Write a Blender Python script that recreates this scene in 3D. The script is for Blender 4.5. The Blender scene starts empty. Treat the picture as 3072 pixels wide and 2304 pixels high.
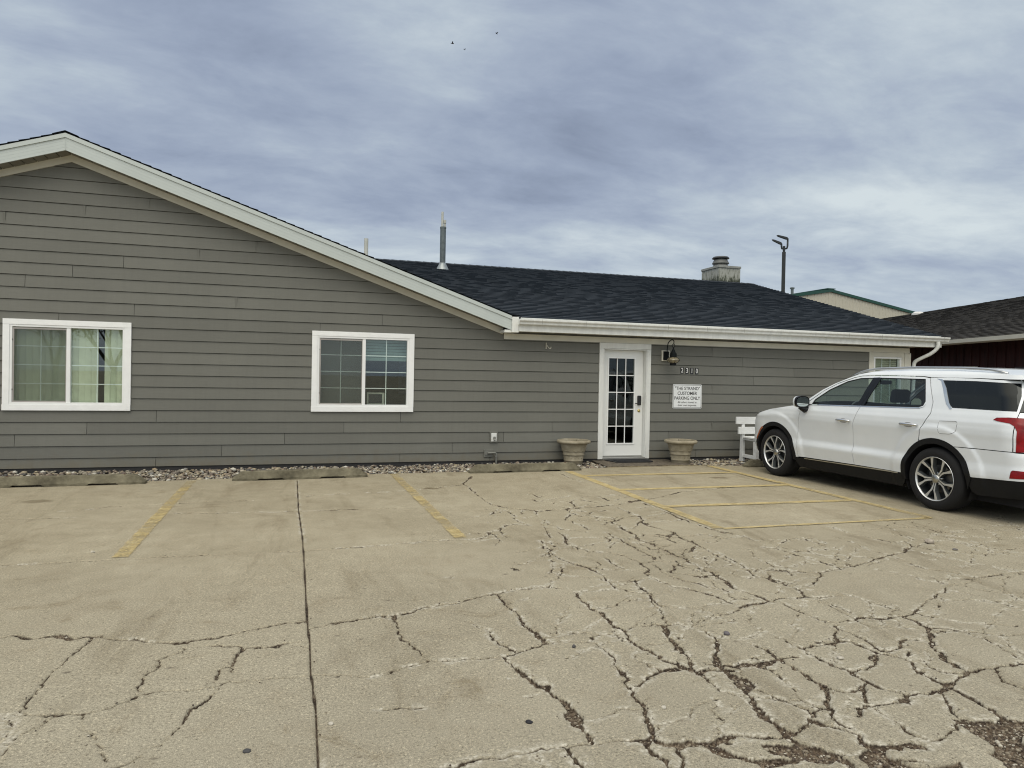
import bpy, bmesh, math, random
import numpy as np
from mathutils import Vector, Matrix
from mathutils.geometry import delaunay_2d_cdt

# ---------------------------------------------------------------- camera, sky, sun
scene = bpy.context.scene
COL = scene.collection
cam_d = bpy.data.cameras.new("camera"); cam = bpy.data.objects.new("camera", cam_d)
COL.objects.link(cam); scene.camera = cam
YAW, PITCH, ROLL = 0.2927, -0.0104, -0.0187
cy, sy = math.cos(YAW), math.sin(YAW)
FW = Vector((sy*math.cos(PITCH), cy*math.cos(PITCH), math.sin(PITCH)))
RT = Vector((cy, -sy, 0.0)); UP = RT.cross(FW)
R2 = math.cos(ROLL)*RT - math.sin(ROLL)*UP; U2 = math.sin(ROLL)*RT + math.cos(ROLL)*UP
cam.matrix_world = Matrix(((R2.x, U2.x, -FW.x, 0.0), (R2.y, U2.y, -FW.y, -11.6817), (R2.z, U2.z, -FW.z, 1.5081), (0, 0, 0, 1)))
cam_d.sensor_width = 36.0; cam_d.lens = 2085.8/3072*36.0; cam_d.clip_start = 0.05; cam_d.clip_end = 2000

SUN_EL, SUN_AZ = math.radians(52), math.radians(205)   # azimuth from +Y clockwise: behind the camera, a little left
sun_d = bpy.data.lights.new("sun", 'SUN'); sun = bpy.data.objects.new("sun", sun_d); COL.objects.link(sun)
sun_d.energy = .9; sun_d.angle = math.radians(40); sun_d.color = (1.0, 0.95, 0.86)
sdir = Vector((math.sin(SUN_AZ)*math.cos(SUN_EL), math.cos(SUN_AZ)*math.cos(SUN_EL), math.sin(SUN_EL)))
sun.rotation_euler = sdir.to_track_quat('Z', 'Y').to_euler()

world = bpy.data.worlds.new("World"); scene.world = world; world.use_nodes = True
wt = world.node_tree; wt.nodes.clear()
class NT:
    def __init__(s, t): s.t = t
    def n(s, typ, **kw):
        o = s.t.nodes.new(typ)
        ins = kw.pop('ins', {})
        for k, v in kw.items(): setattr(o, k, v)
        for k, v in ins.items():
            if isinstance(v, bpy.types.NodeSocket): s.t.links.new(v, o.inputs[k])
            else: o.inputs[k].default_value = v
        return o
    def m(s, op, a, b=None, c=None, clamp=False):
        d = {0: a}
        if b is not None: d[1] = b
        if c is not None: d[2] = c
        return s.n('ShaderNodeMath', operation=op, use_clamp=clamp, ins=d).outputs[0]
    def ramp(s, fac, stops, interp='LINEAR'):
        r = s.n('ShaderNodeValToRGB', ins={0: fac}); cr = r.color_ramp; cr.interpolation = interp
        while len(cr.elements) > 1: cr.elements.remove(cr.elements[-1])
        cr.elements[0].position = stops[0][0]; cr.elements[0].color = (*stops[0][1], 1)
        for p, c in stops[1:]:
            e = cr.elements.new(p); e.color = (*c, 1)
        return r.outputs[0]
    def mix(s, fac, a, b, blend='MIX'):
        o = s.n('ShaderNodeMix', data_type='RGBA', blend_type=blend)
        for idx, v in ((0, fac), (6, a), (7, b)):
            if isinstance(v, bpy.types.NodeSocket): s.t.links.new(v, o.inputs[idx])
            else: o.inputs[idx].default_value = (*v, 1) if idx > 0 and len(v) == 3 else v
        return o.outputs[2]
    def noise(s, vec, scale, detail=4, rough=.5, dist=0, dims='3D'):
        d = {'Scale': scale, 'Detail': detail, 'Roughness': rough, 'Distortion': dist}
        if vec is not None: d['Vector'] = vec
        return s.n('ShaderNodeTexNoise', noise_dimensions=dims, ins=d).outputs[0]
W = NT(wt)
d = W.n('ShaderNodeTexCoord').outputs['Generated']
sep = W.n('ShaderNodeSeparateXYZ', ins={0: d}).outputs
zz = W.m('ADD', W.m('MAXIMUM', sep[2], 0.0), 0.16)
px = W.m('DIVIDE', sep[0], zz); py = W.m('DIVIDE', sep[1], zz)
pv = W.n('ShaderNodeCombineXYZ', ins={0: px, 1: py, 2: 0.3}).outputs[0]
pm = W.n('ShaderNodeMapping', ins={0: pv}); pm.inputs['Rotation'].default_value = (0, 0, math.radians(-28)); pm.inputs['Scale'].default_value = (0.72, 1.1, 1); pm.inputs['Location'].default_value = (3.1, 1.7, 0)
n1 = W.noise(pm.outputs[0], 1.15, 8, .58, .25)
n2 = W.noise(pm.outputs[0], 3.6, 8, .62, .3)
n3 = W.noise(pm.outputs[0], 0.35, 3, .5)
f = W.m('ADD', W.m('ADD', W.m('MULTIPLY', n1, .62), W.m('MULTIPLY', n2, .30)), W.m('MULTIPLY', n3, .22))
# long pale band of thinner cloud low over the right-hand roofs, and the lit gap at the far left
def lobe(vec, k):
    v = Vector(vec).normalized()
    dt = W.n('ShaderNodeVectorMath', operation='DOT_PRODUCT', ins={0: d, 1: tuple(v)}).outputs['Value']
    return W.m('POWER', W.m('MAXIMUM', dt, 0.0), k)
LOBES = [((0.95, 0.95, 0.36), 60, .085), ((0.62, 1.0, 0.24), 90, .07), ((-0.42, 1.0, 0.40), 200, .10), ((0.12, 1.0, 0.52), 90, .06), ((0.40, 1.0, 0.44), 60, -.07), ((-0.1, 1.0, 0.42), 60, -.06)]
for vec, k, a in LOBES:
    f = W.m('ADD', f, W.m('MULTIPLY', lobe(vec, k), a))
cloud = W.ramp(f, [(.34, (.245, .295, .400)), (.45, (.330, .392, .512)), (.52, (.395, .462, .575)), (.59, (.485, .560, .645)), (.72, (.68, .755, .79))])
hor = W.m('SUBTRACT', 1.0, W.m('MULTIPLY', sep[2], 6.0), clamp=True)
cloud = W.mix(W.m('MULTIPLY', hor, .45), cloud, (.44, .52, .62))
sky = W.n('ShaderNodeTexSky', sky_type='NISHITA', sun_disc=False, sun_elevation=SUN_EL, sun_rotation=SUN_AZ).outputs[0]
skys = W.mix(1.0, sky, (.05, .05, .05), 'MULTIPLY')
base = W.mix(.06, cloud, skys)
# overcast: the cloud deck gets brighter towards the zenith and towards the hidden sun
zen = W.n('ShaderNodeMapRange', interpolation_type='SMOOTHSTEP', ins={0: sep[2], 1: .55, 2: .95, 3: 1.0, 4: 2.9}).outputs[0]
sg = W.m('MULTIPLY', lobe(tuple(sdir), 3), 2.2)
gain = W.m('ADD', zen, sg)
warm = W.mix(W.m('MULTIPLY', W.m('SUBTRACT', gain, 1.0), .5, clamp=True), base, (.46, .44, .39))
bg = W.n('ShaderNodeBackground', ins={'Color': warm, 'Strength': gain})
W.n('ShaderNodeOutputWorld', ins={0: bg.outputs[0]})
scene.view_settings.view_transform = 'Standard'; scene.view_settings.look = 'None'
scene.view_settings.exposure = 0.0; scene.view_settings.gamma = 1.0
scene.cycles.filter_width = 1.1; scene.cycles.max_bounces = 8; scene.cycles.transparent_max_bounces = 16
random.seed(7); RNG = np.random.default_rng(7)

# ---------------------------------------------------------------- materials
MATS = {}
def mat(name, col, rough=.5, metal=0, var=.12, vscale=6, bump=0., bscale=60, coat=0, spec=.5, col2=None, stretch=None, emit=None, alpha=None):
    if name in MATS: return MATS[name]
    m = bpy.data.materials.new(name); m.use_nodes = True; t = m.node_tree; t.nodes.clear(); N = NT(t)
    tc = N.n('ShaderNodeTexCoord').outputs['Object']
    if stretch:
        tc = N.n('ShaderNodeMapping', ins={0: tc, 'Scale': stretch}).outputs[0]
    nz = N.noise(tc, vscale, 5, .6)
    a = tuple(c*(1-var) for c in col); b = col2 or tuple(min(1, c*(1+var)) for c in col)
    c = N.ramp(nz, [(.3, a), (.7, b)])
    P = N.n('ShaderNodeBsdfPrincipled', ins={'Base Color': c, 'Roughness': rough, 'Metallic': metal, 'Coat Weight': coat, 'Specular IOR Level': spec, 'Coat Roughness': .03})
    if bump:
        nb = N.noise(tc, bscale, 4, .6)
        bp = N.n('ShaderNodeBump', ins={'Height': nb, 'Strength': bump, 'Distance': .01})
        t.links.new(bp.outputs[0], P.inputs['Normal'])
    if emit: P.inputs['Emission Color'].default_value = (*emit[0], 1); P.inputs['Emission Strength'].default_value = emit[1]
    N.n('ShaderNodeOutputMaterial', ins={0: P.outputs[0]})
    MATS[name] = m; return m
def glass(name, tint=(.9, .95, .93), rough=0.0, refl=1.0, op=0.0, opcol=(.02, .02, .02), ior=1.5):
    if name in MATS: return MATS[name]
    m = bpy.data.materials.new(name); m.use_nodes = True; t = m.node_tree; t.nodes.clear(); N = NT(t)
    tr = N.n('ShaderNodeBsdfTransparent', ins={0: (*tint, 1)})
    gl = N.n('ShaderNodeBsdfGlossy', ins={'Color': (.95, 1, 1, 1), 'Roughness': rough})
    bf = N.n('ShaderNodeNewGeometry').outputs['Backfacing']; fr = N.n('ShaderNodeFresnel', ins={'IOR': N.m('ADD', N.m('MULTIPLY', bf, 1/ior-ior), ior)}).outputs[0]
    fr = N.m('MULTIPLY', fr, refl, clamp=True)
    df = N.n('ShaderNodeBsdfDiffuse', ins={0: (*opcol, 1)})
    m0 = N.n('ShaderNodeMixShader', ins={0: op, 1: tr.outputs[0], 2: df.outputs[0]})
    mx = N.n('ShaderNodeMixShader', ins={0: fr, 1: m0.outputs[0], 2: gl.outputs[0]})
    N.n('ShaderNodeOutputMaterial', ins={0: mx.outputs[0]})
    MATS[name] = m; return m

# ---------------------------------------------------------------- mesh helpers
class MB:
    def __init__(s): s.v = []; s.f = []; s.mi = []
    def add(s, vs, fs, mi=0):
        o = len(s.v); s.v += [tuple(v) for v in vs]; s.f += [tuple(i+o for i in f) for f in fs]; s.mi += [mi]*len(fs); return s
    def box(s, x0, x1, y0, y1, z0, z1, mi=0, M=None):
        vs = [(x, y, z) for x in (x0, x1) for y in (y0, y1) for z in (z0, z1)]
        if M is not None: vs = [tuple(M @ Vector(v)) for v in vs]
        return s.add(vs, [(0, 1, 3, 2), (4, 6, 7, 5), (0, 4, 5, 1), (2, 3, 7, 6), (0, 2, 6, 4), (1, 5, 7, 3)], mi)
    def quad(s, a, b, c, d, mi=0): return s.add([a, b, c, d], [(0, 1, 2, 3)], mi)
    def prism(s, prof, a, b, axis='x', mi=0):
        # profile of 2D points extruded from a to b along axis; profile is (y,z) for x, (x,z) for y, (x,y) for z
        def P(q, t):
            return {'x': (t, q[0], q[1]), 'y': (q[0], t, q[1]), 'z': (q[0], q[1], t)}[axis]
        n = len(prof); vs = [P(q, a) for q in prof] + [P(q, b) for q in prof]
        fs = [(i, (i+1) % n, n+(i+1) % n, n+i) for i in range(n)] + [tuple(range(n))[::-1], tuple(range(n, 2*n))]
        return s.add(vs, fs, mi)
    def tube(s, pts, r, n=12, mi=0, caps=True, smooth=0):
        pts = [Vector(p) for p in pts]
        if smooth:
            q = []; m = len(pts)
            for i in range(m-1):
                a, b, c, d = pts[max(i-1, 0)], pts[i], pts[i+1], pts[min(i+2, m-1)]
                for k in range(smooth):
                    t = k/smooth; q.append(.5*((2*b)+(c-a)*t+(2*a-5*b+4*c-d)*t*t+(3*b-a-3*c+d)*t**3))
            q.append(pts[-1]); pts = q
        rs = r if isinstance(r, (list, tuple)) else [r]*len(pts)
        vs = []; fs = []; prev = None
        for i, p in enumerate(pts):
            t = (pts[min(i+1, len(pts)-1)]-pts[max(i-1, 0)]).normalized()
            a = prev if prev is not None else (Vector((0, 0, 1)) if abs(t.z) < .9 else Vector((1, 0, 0)))
            a = (a - t*a.dot(t)).normalized(); prev = a; b = t.cross(a)
            for k in range(n):
                th = 2*math.pi*k/n; vs.append(tuple(p + (a*math.cos(th)+b*math.sin(th))*rs[i]))
        for i in range(len(pts)-1):
            for k in range(n): fs.append((i*n+k, i*n+(k+1) % n, (i+1)*n+(k+1) % n, (i+1)*n+k))
        if caps: fs.append(tuple(range(n))[::-1]); fs.append(tuple(range((len(pts)-1)*n, len(pts)*n)))
        return s.add(vs, fs, mi)
    def lathe(s, prof, c=(0, 0, 0), n=32, mi=0, axis='z', caps=False):
        # prof: (r, h) pairs
        vs = []; fs = []
        for r, h in prof:
            for k in range(n):
                th = 2*math.pi*k/n; a, b = r*math.cos(th), r*math.sin(th)
                q = {'z': (a, b, h), 'x': (h, a, b), 'y': (a, h, b)}[axis]
                vs.append((c[0]+q[0], c[1]+q[1], c[2]+q[2]))
        for i in range(len(prof)-1):
            for k in range(n): fs.append((i*n+k, i*n+(k+1) % n, (i+1)*n+(k+1) % n, (i+1)*n+k))
        if caps and prof[0][0] > 1e-5: fs.append(tuple(range(n))[::-1])
        if caps and prof[-1][0] > 1e-5: fs.append(tuple(range((len(prof)-1)*n, len(prof)*n)))
        return s.add(vs, fs, mi)
    def build(s, name, mats, parent=None, smooth=False, bevel=0, auto=None):
        me = bpy.data.meshes.new(name); me.from_pydata(s.v, [], s.f)
        if not isinstance(mats, (list, tuple)): mats = [mats]
        for m in mats: me.materials.append(m)
        me.polygons.foreach_set('material_index', s.mi)
        bm = bmesh.new(); bm.from_mesh(me); bmesh.ops.recalc_face_normals(bm, faces=bm.faces); bm.to_mesh(me); bm.free()
        o = bpy.data.objects.new(name, me); COL.objects.link(o)
        if smooth:
            me.polygons.foreach_set('use_smooth', [True]*len(me.polygons))
            if auto:
                me.set_sharp_from_angle(angle=math.radians(auto))
        if bevel:
            b = o.modifiers.new('bevel', 'BEVEL'); b.width = bevel; b.segments = 2; b.limit_method = 'ANGLE'
        if parent: o.parent = parent
        me.update(); return o
def tag(o, label=None, cat=None, group=None, kind=None):
    if label: o['label'] = label
    if cat: o['category'] = cat
    if group: o['group'] = group
    if kind: o['kind'] = kind
    return o
def thing(name, label, cat, loc=(0, 0, 0), rz=0, group=None):
    o = bpy.data.objects.new(name, None); COL.objects.link(o); o.location = loc; o.rotation_euler = (0, 0, rz)
    o.empty_display_size = .2
    return tag(o, label, cat, group)
def dup(o, parent=None):
    c = o.copy(); COL.objects.link(c)
    if parent: c.parent = parent
    for ch in o.children: dup(ch, c)
    return c
# numpy value noise, smooth, repeat-free
def vn(x, y, scale, seed):
    x = x/scale; y = y/scale
    xi = np.floor(x).astype(np.int64); yi = np.floor(y).astype(np.int64); fx = x-xi; fy = y-yi
    fx = fx*fx*(3-2*fx); fy = fy*fy*(3-2*fy)
    def h(a, b):
        k = (a*374761393 + b*668265263 + seed*974634777) & 0xFFFFFFFF
        k = ((k ^ (k >> 13))*1274126177) & 0xFFFFFFFF
        return ((k ^ (k >> 16)) & 0xFFFF)/65535.0
    return (h(xi, yi)*(1-fx)+h(xi+1, yi)*fx)*(1-fy)+(h(xi, yi+1)*(1-fx)+h(xi+1, yi+1)*fx)*fy
CRACKS = """18 -0.05,-1.50 -0.04,-2.22 -0.02,-3.72 0.02,-4.98 0.03,-5.59 0.04,-6.50 0.05,-7.30 0.06,-7.63 0.06,-8.01 0.07,-8.22 0.08,-8.52 0.08,-8.77 0.08,-8.95
8 -2.18,-5.52 -1.57,-5.51 -1.05,-5.51 -0.50,-5.54 -0.02,-5.55
5 0.03,-5.54 0.22,-5.54 0.53,-5.51
4 -2.85,-3.64 -2.53,-3.66 -2.21,-3.68
5 -2.41,-3.30 -2.16,-3.22 -2.01,-3.14 -1.66,-3.10 -1.30,-3.03 -0.96,-2.98 -0.52,-3.00
5 -1.28,-3.63 -0.66,-3.75 -0.03,-3.78
6 -0.03,-3.78 0.47,-3.77 1.07,-3.81
5 0.10,-2.80 0.53,-2.72 1.23,-2.67
26 -1.60,-7.16 -1.51,-7.17 -1.40,-7.22 -1.32,-7.21 -1.20,-7.26 -1.12,-7.27 -1.03,-7.31 -0.90,-7.36
45 -0.90,-7.36 -0.77,-7.43 -0.64,-7.48 -0.55,-7.47 -0.44,-7.45 -0.35,-7.40 -0.25,-7.33 -0.15,-7.32 -0.05,-7.30 0.05,-7.28
9 -1.12,-7.27 -1.14,-7.41 -1.16,-7.64 -1.16,-7.78 -1.16,-7.90 -1.16,-7.97 -1.17,-8.03 -1.15,-8.14 -1.14,-8.20
9 -0.55,-7.47 -0.61,-7.54 -0.64,-7.62 -0.69,-7.72 -0.72,-7.85 -0.71,-7.93 -0.72,-8.04 -0.71,-8.09
22 -1.23,-8.19 -1.19,-8.19 -1.08,-8.22 -1.01,-8.24 -0.90,-8.25 -0.84,-8.23 -0.77,-8.19 -0.69,-8.12 -0.63,-8.10 -0.52,-8.12 -0.38,-8.12
30 -0.38,-8.12 -0.34,-8.08 -0.25,-8.08
9 -0.25,-8.08 -0.16,-8.08 -0.03,-8.10 0.07,-8.09
16 -1.11,-8.53 -1.12,-8.41 -1.09,-8.39 -1.05,-8.34 -1.01,-8.25
8 -1.19,-8.22 -1.13,-8.40
6 -0.89,-8.25 -0.84,-8.41 -0.79,-8.52 -0.74,-8.60 -0.70,-8.69
14 -0.48,-7.56 -0.37,-7.60 -0.29,-7.64 -0.18,-7.66 -0.11,-7.65 -0.02,-7.61 0.05,-7.63
20 -0.29,-7.64 -0.33,-7.72 -0.33,-7.86 -0.39,-7.90 -0.39,-8.00
10 -0.39,-8.00 -0.38,-8.11 -0.37,-8.19 -0.42,-8.31 -0.46,-8.40 -0.49,-8.47 -0.51,-8.52
12 -0.51,-8.52 -0.52,-8.57 -0.55,-8.63 -0.60,-8.64
8 -0.34,-7.88 -0.31,-7.96
10 -0.04,-7.67 0.05,-7.73
14 -0.61,-8.69 -0.63,-8.73 -0.66,-8.75
14 0.06,-7.43 0.16,-7.39
8 0.16,-7.39 0.45,-7.33 0.50,-7.29 0.61,-7.27
14 0.07,-8.09 0.18,-8.14
5 0.28,-5.51 0.59,-5.49 0.91,-5.46 1.25,-5.43 1.62,-5.45
20 0.57,-7.31 0.58,-7.35 0.53,-7.35 0.50,-7.31
22 0.20,-7.36 0.34,-7.33 0.48,-7.30 0.58,-7.29 0.67,-7.28 0.84,-7.21 1.03,-7.15 1.18,-7.08 1.32,-7.03 1.40,-7.02 1.55,-6.97 1.71,-6.98 1.81,-7.03
50 1.27,-7.06 1.40,-7.03
14 1.72,-6.98 1.81,-6.86 1.92,-6.73 1.99,-6.55 2.09,-6.35 2.08,-6.26 2.08,-6.02 2.09,-5.79 2.13,-5.62
28 0.58,-7.29 0.56,-7.49 0.57,-7.64 0.58,-7.76 0.62,-7.88
14 0.62,-7.88 0.64,-8.01 0.65,-8.09
20 0.17,-8.12 0.24,-8.15 0.34,-8.16 0.43,-8.16 0.53,-8.10 0.63,-8.08 0.82,-8.09 0.97,-8.11 1.08,-8.07 1.20,-8.04 1.32,-7.98 1.42,-7.98 1.59,-8.00 1.72,-7.93 1.84,-7.92 1.94,-7.87 2.12,-7.86
60 2.12,-7.86 2.19,-7.89
45 1.33,-7.06 1.32,-7.29 1.33,-7.51 1.32,-7.67 1.34,-7.80 1.35,-7.92 1.35,-7.97
10 1.01,-7.55 1.06,-7.69 1.09,-7.86 1.13,-7.97 1.14,-8.03
40 1.86,-7.12 1.85,-7.30 1.86,-7.50 1.87,-7.69 1.86,-7.87 1.85,-7.91
50 1.08,-8.07 1.09,-8.20 1.11,-8.34 1.13,-8.45 1.17,-8.57 1.19,-8.69 1.18,-8.78
75 1.18,-8.78 1.19,-8.86 1.19,-8.94 1.18,-9.03
35 0.56,-9.08 0.68,-9.06 0.80,-9.04 0.92,-9.02 1.03,-9.03 1.15,-9.03 1.27,-9.04 1.39,-9.07
50 1.03,-9.04 1.04,-9.11 1.05,-9.17 1.06,-9.21
10 0.91,-9.06 0.91,-9.12 0.90,-9.17
30 1.63,-8.02 1.63,-8.16 1.62,-8.28 1.60,-8.40 1.59,-8.53 1.58,-8.61
70 1.58,-8.61 1.56,-8.72 1.53,-8.83 1.48,-8.94 1.45,-9.01 1.40,-9.08 1.37,-9.17 1.38,-9.24 1.39,-9.29
35 1.85,-7.93 1.84,-8.07 1.87,-8.24 1.89,-8.37 1.93,-8.43 1.96,-8.49
10 1.25,-8.86 1.32,-8.85 1.42,-8.82 1.51,-8.82
60 2.15,-7.88 2.09,-8.08 2.05,-8.23 2.02,-8.38 1.96,-8.54
60 1.62,-8.60 1.71,-8.52 1.81,-8.45 1.89,-8.45 1.97,-8.48
15 1.74,-8.36 1.78,-8.42 1.82,-8.43
70 2.35,-8.02 2.32,-8.19 2.20,-8.38 2.13,-8.51
30 2.32,-8.19 2.43,-8.12
60 1.96,-8.54 2.05,-8.51 2.17,-8.56
90 1.43,-9.08 1.47,-9.14 1.56,-9.15 1.68,-9.15 1.77,-9.16
30 1.97,-8.56 1.96,-8.67 1.97,-8.75 2.00,-8.82
8 1.48,-9.02 1.56,-8.99 1.68,-8.94 1.79,-8.86 1.85,-8.84 1.92,-8.82
14 1.90,-8.83 1.83,-8.92 1.78,-9.02 1.71,-9.11
12 2.48,-1.46 2.33,-1.81 2.17,-2.26 2.19,-2.62 2.15,-3.19 2.14,-3.57 2.17,-3.82
20 2.17,-3.82 2.29,-4.02 2.42,-4.15 2.58,-4.26 2.80,-4.25 2.97,-4.23
14 2.97,-4.23 3.26,-4.17 3.55,-4.11 3.81,-4.02 3.96,-3.89 4.14,-3.85 4.41,-3.72 4.86,-3.40 5.15,-3.33 5.88,-3.15
30 3.91,-3.91 4.05,-3.87
5 0.39,-2.79 0.73,-2.68 1.19,-2.66 1.62,-2.51
12 1.62,-2.51 1.89,-2.38 2.17,-2.26
6 3.90,-1.39 3.88,-1.98 3.92,-2.52
14 2.23,-4.22 2.20,-4.58 2.21,-4.86 2.24,-4.97
20 1.60,-5.44 1.72,-5.26 1.81,-5.14 1.88,-5.14 2.00,-4.91 2.11,-4.88 2.24,-4.97
12 1.88,-5.14 1.87,-5.37 1.90,-5.46
12 2.58,-4.26 2.45,-4.53 2.32,-4.60
18 2.93,-4.25 2.90,-4.57 2.98,-4.73 3.09,-4.85 3.15,-5.01 3.13,-5.23
35 3.13,-5.23 3.09,-5.56 3.07,-5.78 3.10,-6.01 3.10,-6.21 3.11,-6.40 3.11,-6.58 3.06,-6.80 3.10,-6.97 3.05,-7.24
20 2.46,-4.73 2.46,-5.00 2.50,-5.23 2.62,-5.29 2.70,-5.39
20 2.86,-4.51 2.67,-4.82 2.73,-4.88 2.74,-5.06 2.75,-5.28
14 2.81,-4.89 3.02,-4.89 3.17,-4.97
20 3.17,-4.97 3.37,-4.81 3.58,-4.75 3.48,-5.03 3.45,-5.25 3.49,-5.39 3.54,-5.57 3.42,-5.71 3.35,-5.65
12 3.48,-5.03 3.20,-5.33 3.07,-5.35
30 2.88,-5.43 2.88,-5.59 2.88,-5.82 2.87,-6.03 2.86,-6.22 2.87,-6.47
20 2.40,-5.33 2.43,-5.49 2.34,-5.81
20 2.34,-5.81 2.37,-5.95 2.43,-6.10 2.55,-6.15 2.65,-6.30 2.69,-6.55 2.64,-6.70 2.57,-6.89 2.59,-7.04 2.60,-7.16 2.70,-7.23 2.77,-7.36 2.81,-7.49 2.82,-7.61
10 2.43,-6.10 2.31,-6.23
14 2.13,-5.62 2.13,-5.72 2.26,-5.75 2.37,-5.95
30 2.10,-6.36 2.15,-6.51 2.21,-6.66 2.22,-6.81 2.19,-7.04 2.17,-7.13
14 2.35,-6.41 2.26,-6.61 2.35,-6.69 2.45,-6.71
20 2.45,-6.32 2.45,-6.55 2.46,-6.69
10 1.92,-6.74 2.02,-6.78 2.17,-6.82 2.18,-6.92
12 2.45,-6.71 2.52,-6.75 2.62,-6.75
12 2.19,-7.09 2.30,-7.02 2.37,-6.97 2.53,-6.98
20 2.22,-7.18 2.30,-7.25 2.39,-7.27 2.33,-7.38 2.29,-7.49 2.27,-7.63 2.25,-7.73 2.19,-7.87
14 1.86,-7.12 1.96,-7.14 2.10,-7.13 2.22,-7.18 2.32,-7.16
22 2.19,-7.89 2.26,-7.87 2.34,-7.90 2.47,-7.84 2.57,-7.80 2.71,-7.78
45 2.96,-6.66 2.89,-6.68 2.79,-6.82 2.82,-6.90 2.93,-6.98 3.09,-7.01
40 2.96,-6.66 2.99,-6.78 3.00,-6.86 3.08,-6.91 3.15,-6.95
20 2.75,-6.62 2.73,-6.78 2.74,-6.93 2.80,-7.09 2.87,-7.20 2.93,-7.35
10 2.98,-5.76 2.88,-5.67 2.76,-5.68 2.61,-5.61 2.39,-5.60
10 3.12,-6.01 3.30,-6.01 3.46,-5.98
30 3.54,-5.57 3.47,-5.94 3.49,-6.16 3.46,-6.36 3.43,-6.54 3.42,-6.71
20 4.01,-4.05 4.00,-4.47 4.01,-4.79 3.96,-5.13 3.99,-5.37 4.02,-5.55 4.05,-5.82
16 3.45,-6.12 3.27,-6.31 3.19,-6.36
10 3.54,-4.26 3.55,-4.49 3.58,-4.74
10 2.25,-7.55 2.38,-7.58 2.48,-7.63 2.56,-7.70 2.58,-7.80
10 2.19,-5.88 2.23,-5.60 2.43,-4.81
12 2.69,-6.55 2.84,-6.52 2.97,-6.58
10 1.86,-7.50 2.03,-7.46 2.23,-7.27
12 0.37,-8.54 0.46,-8.54 0.54,-8.55
20 4.03,-5.60 4.09,-5.69 4.12,-5.88 4.12,-6.05 4.17,-6.12
8 4.17,-6.12 4.21,-6.29 4.23,-6.38
35 3.52,-6.35 3.49,-6.52 3.47,-6.69 3.46,-6.83 3.42,-6.98 3.39,-7.11 3.43,-7.19 3.46,-7.29 3.48,-7.39 3.46,-7.49 3.42,-7.61
24 3.42,-6.97 3.54,-6.95 3.65,-6.97 3.74,-7.02 3.82,-7.05 3.92,-7.12 4.03,-7.11
24 5.45,-6.61 5.27,-6.69 5.08,-6.78 4.87,-6.83 4.69,-6.91 4.47,-6.98 4.27,-7.05 4.05,-7.10 3.88,-7.22 3.69,-7.35 3.58,-7.39 3.48,-7.39
14 5.31,-5.69 5.29,-5.99 5.32,-6.16 5.38,-6.25 5.40,-6.44 5.45,-6.61 5.78,-6.47 6.11,-6.46
12 6.10,-5.33 6.19,-5.60 6.18,-5.92 6.14,-6.17 6.13,-6.45 6.10,-6.70 6.12,-6.95 6.14,-7.12
12 5.03,-6.09 4.99,-6.32 4.95,-6.59 4.98,-6.85 4.89,-7.13 4.94,-7.25 5.02,-7.35 5.07,-7.47 5.08,-7.52
12 5.34,-6.61 5.33,-6.81 5.41,-6.98 5.46,-7.14 5.53,-7.33 5.56,-7.56
10 4.26,-6.58 4.32,-6.64 4.44,-6.70 4.61,-6.75 4.73,-6.83
9 4.49,-7.18 4.58,-7.33 4.62,-7.51 4.70,-7.63
28 5.66,-7.47 5.56,-7.48 5.36,-7.51 5.08,-7.52 4.91,-7.61 4.66,-7.67 4.48,-7.78 4.38,-7.82 4.23,-7.89 4.04,-7.98 3.91,-8.06 3.78,-8.12
15 5.06,-7.54 4.96,-7.71 4.92,-7.88 4.94,-8.02
12 4.58,-7.78 4.66,-7.89 4.68,-8.07 4.66,-8.22
35 3.06,-7.17 3.04,-7.33 3.08,-7.45 3.11,-7.58 3.13,-7.66
35 2.81,-7.70 2.93,-7.66 3.04,-7.66 3.15,-7.65 3.27,-7.60 3.42,-7.62 3.50,-7.65
20 2.81,-7.70 2.76,-7.76 2.62,-7.82 2.53,-7.85 2.44,-7.88 2.35,-7.91
30 3.18,-7.70 3.16,-7.84 3.18,-7.94 3.19,-8.01 3.22,-8.08 3.29,-8.08 3.45,-8.05 3.56,-8.10 3.71,-8.10 3.78,-8.12
20 3.47,-7.67 3.47,-7.80 3.50,-7.92 3.49,-7.98
18 3.48,-7.65 3.66,-7.65 3.76,-7.67 3.78,-7.80 3.81,-7.92 3.84,-8.06
12 3.54,-7.47 3.64,-7.54 3.73,-7.60
45 3.78,-8.12 3.77,-8.24 3.76,-8.31 3.65,-8.41 3.54,-8.53 3.48,-8.65 3.41,-8.74 3.39,-8.83 3.40,-8.88
50 3.76,-8.31 3.84,-8.37 3.89,-8.46 3.92,-8.54 3.89,-8.65 3.85,-8.75 3.84,-8.85
25 3.90,-8.04 3.94,-8.16 3.98,-8.25 4.04,-8.33 4.15,-8.36 4.34,-8.43
55 3.22,-8.12 3.13,-8.22 3.04,-8.32 3.03,-8.36
30 3.18,-8.17 3.18,-8.30 3.19,-8.39 3.15,-8.50 3.15,-8.56
55 2.76,-8.42 2.85,-8.37 2.94,-8.37 3.03,-8.35 3.08,-8.39 3.09,-8.48 3.11,-8.56
30 3.16,-8.55 3.29,-8.51 3.43,-8.45 3.54,-8.45
40 2.72,-8.46 2.76,-8.42 2.73,-8.37 2.74,-8.26 2.72,-8.23
50 3.09,-8.58 2.99,-8.66 2.88,-8.70 2.79,-8.73 2.75,-8.68 2.75,-8.57 2.74,-8.51 2.72,-8.46
50 3.13,-8.58 3.17,-8.65 3.16,-8.73 3.13,-8.84 3.12,-8.92 3.13,-8.99
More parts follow.
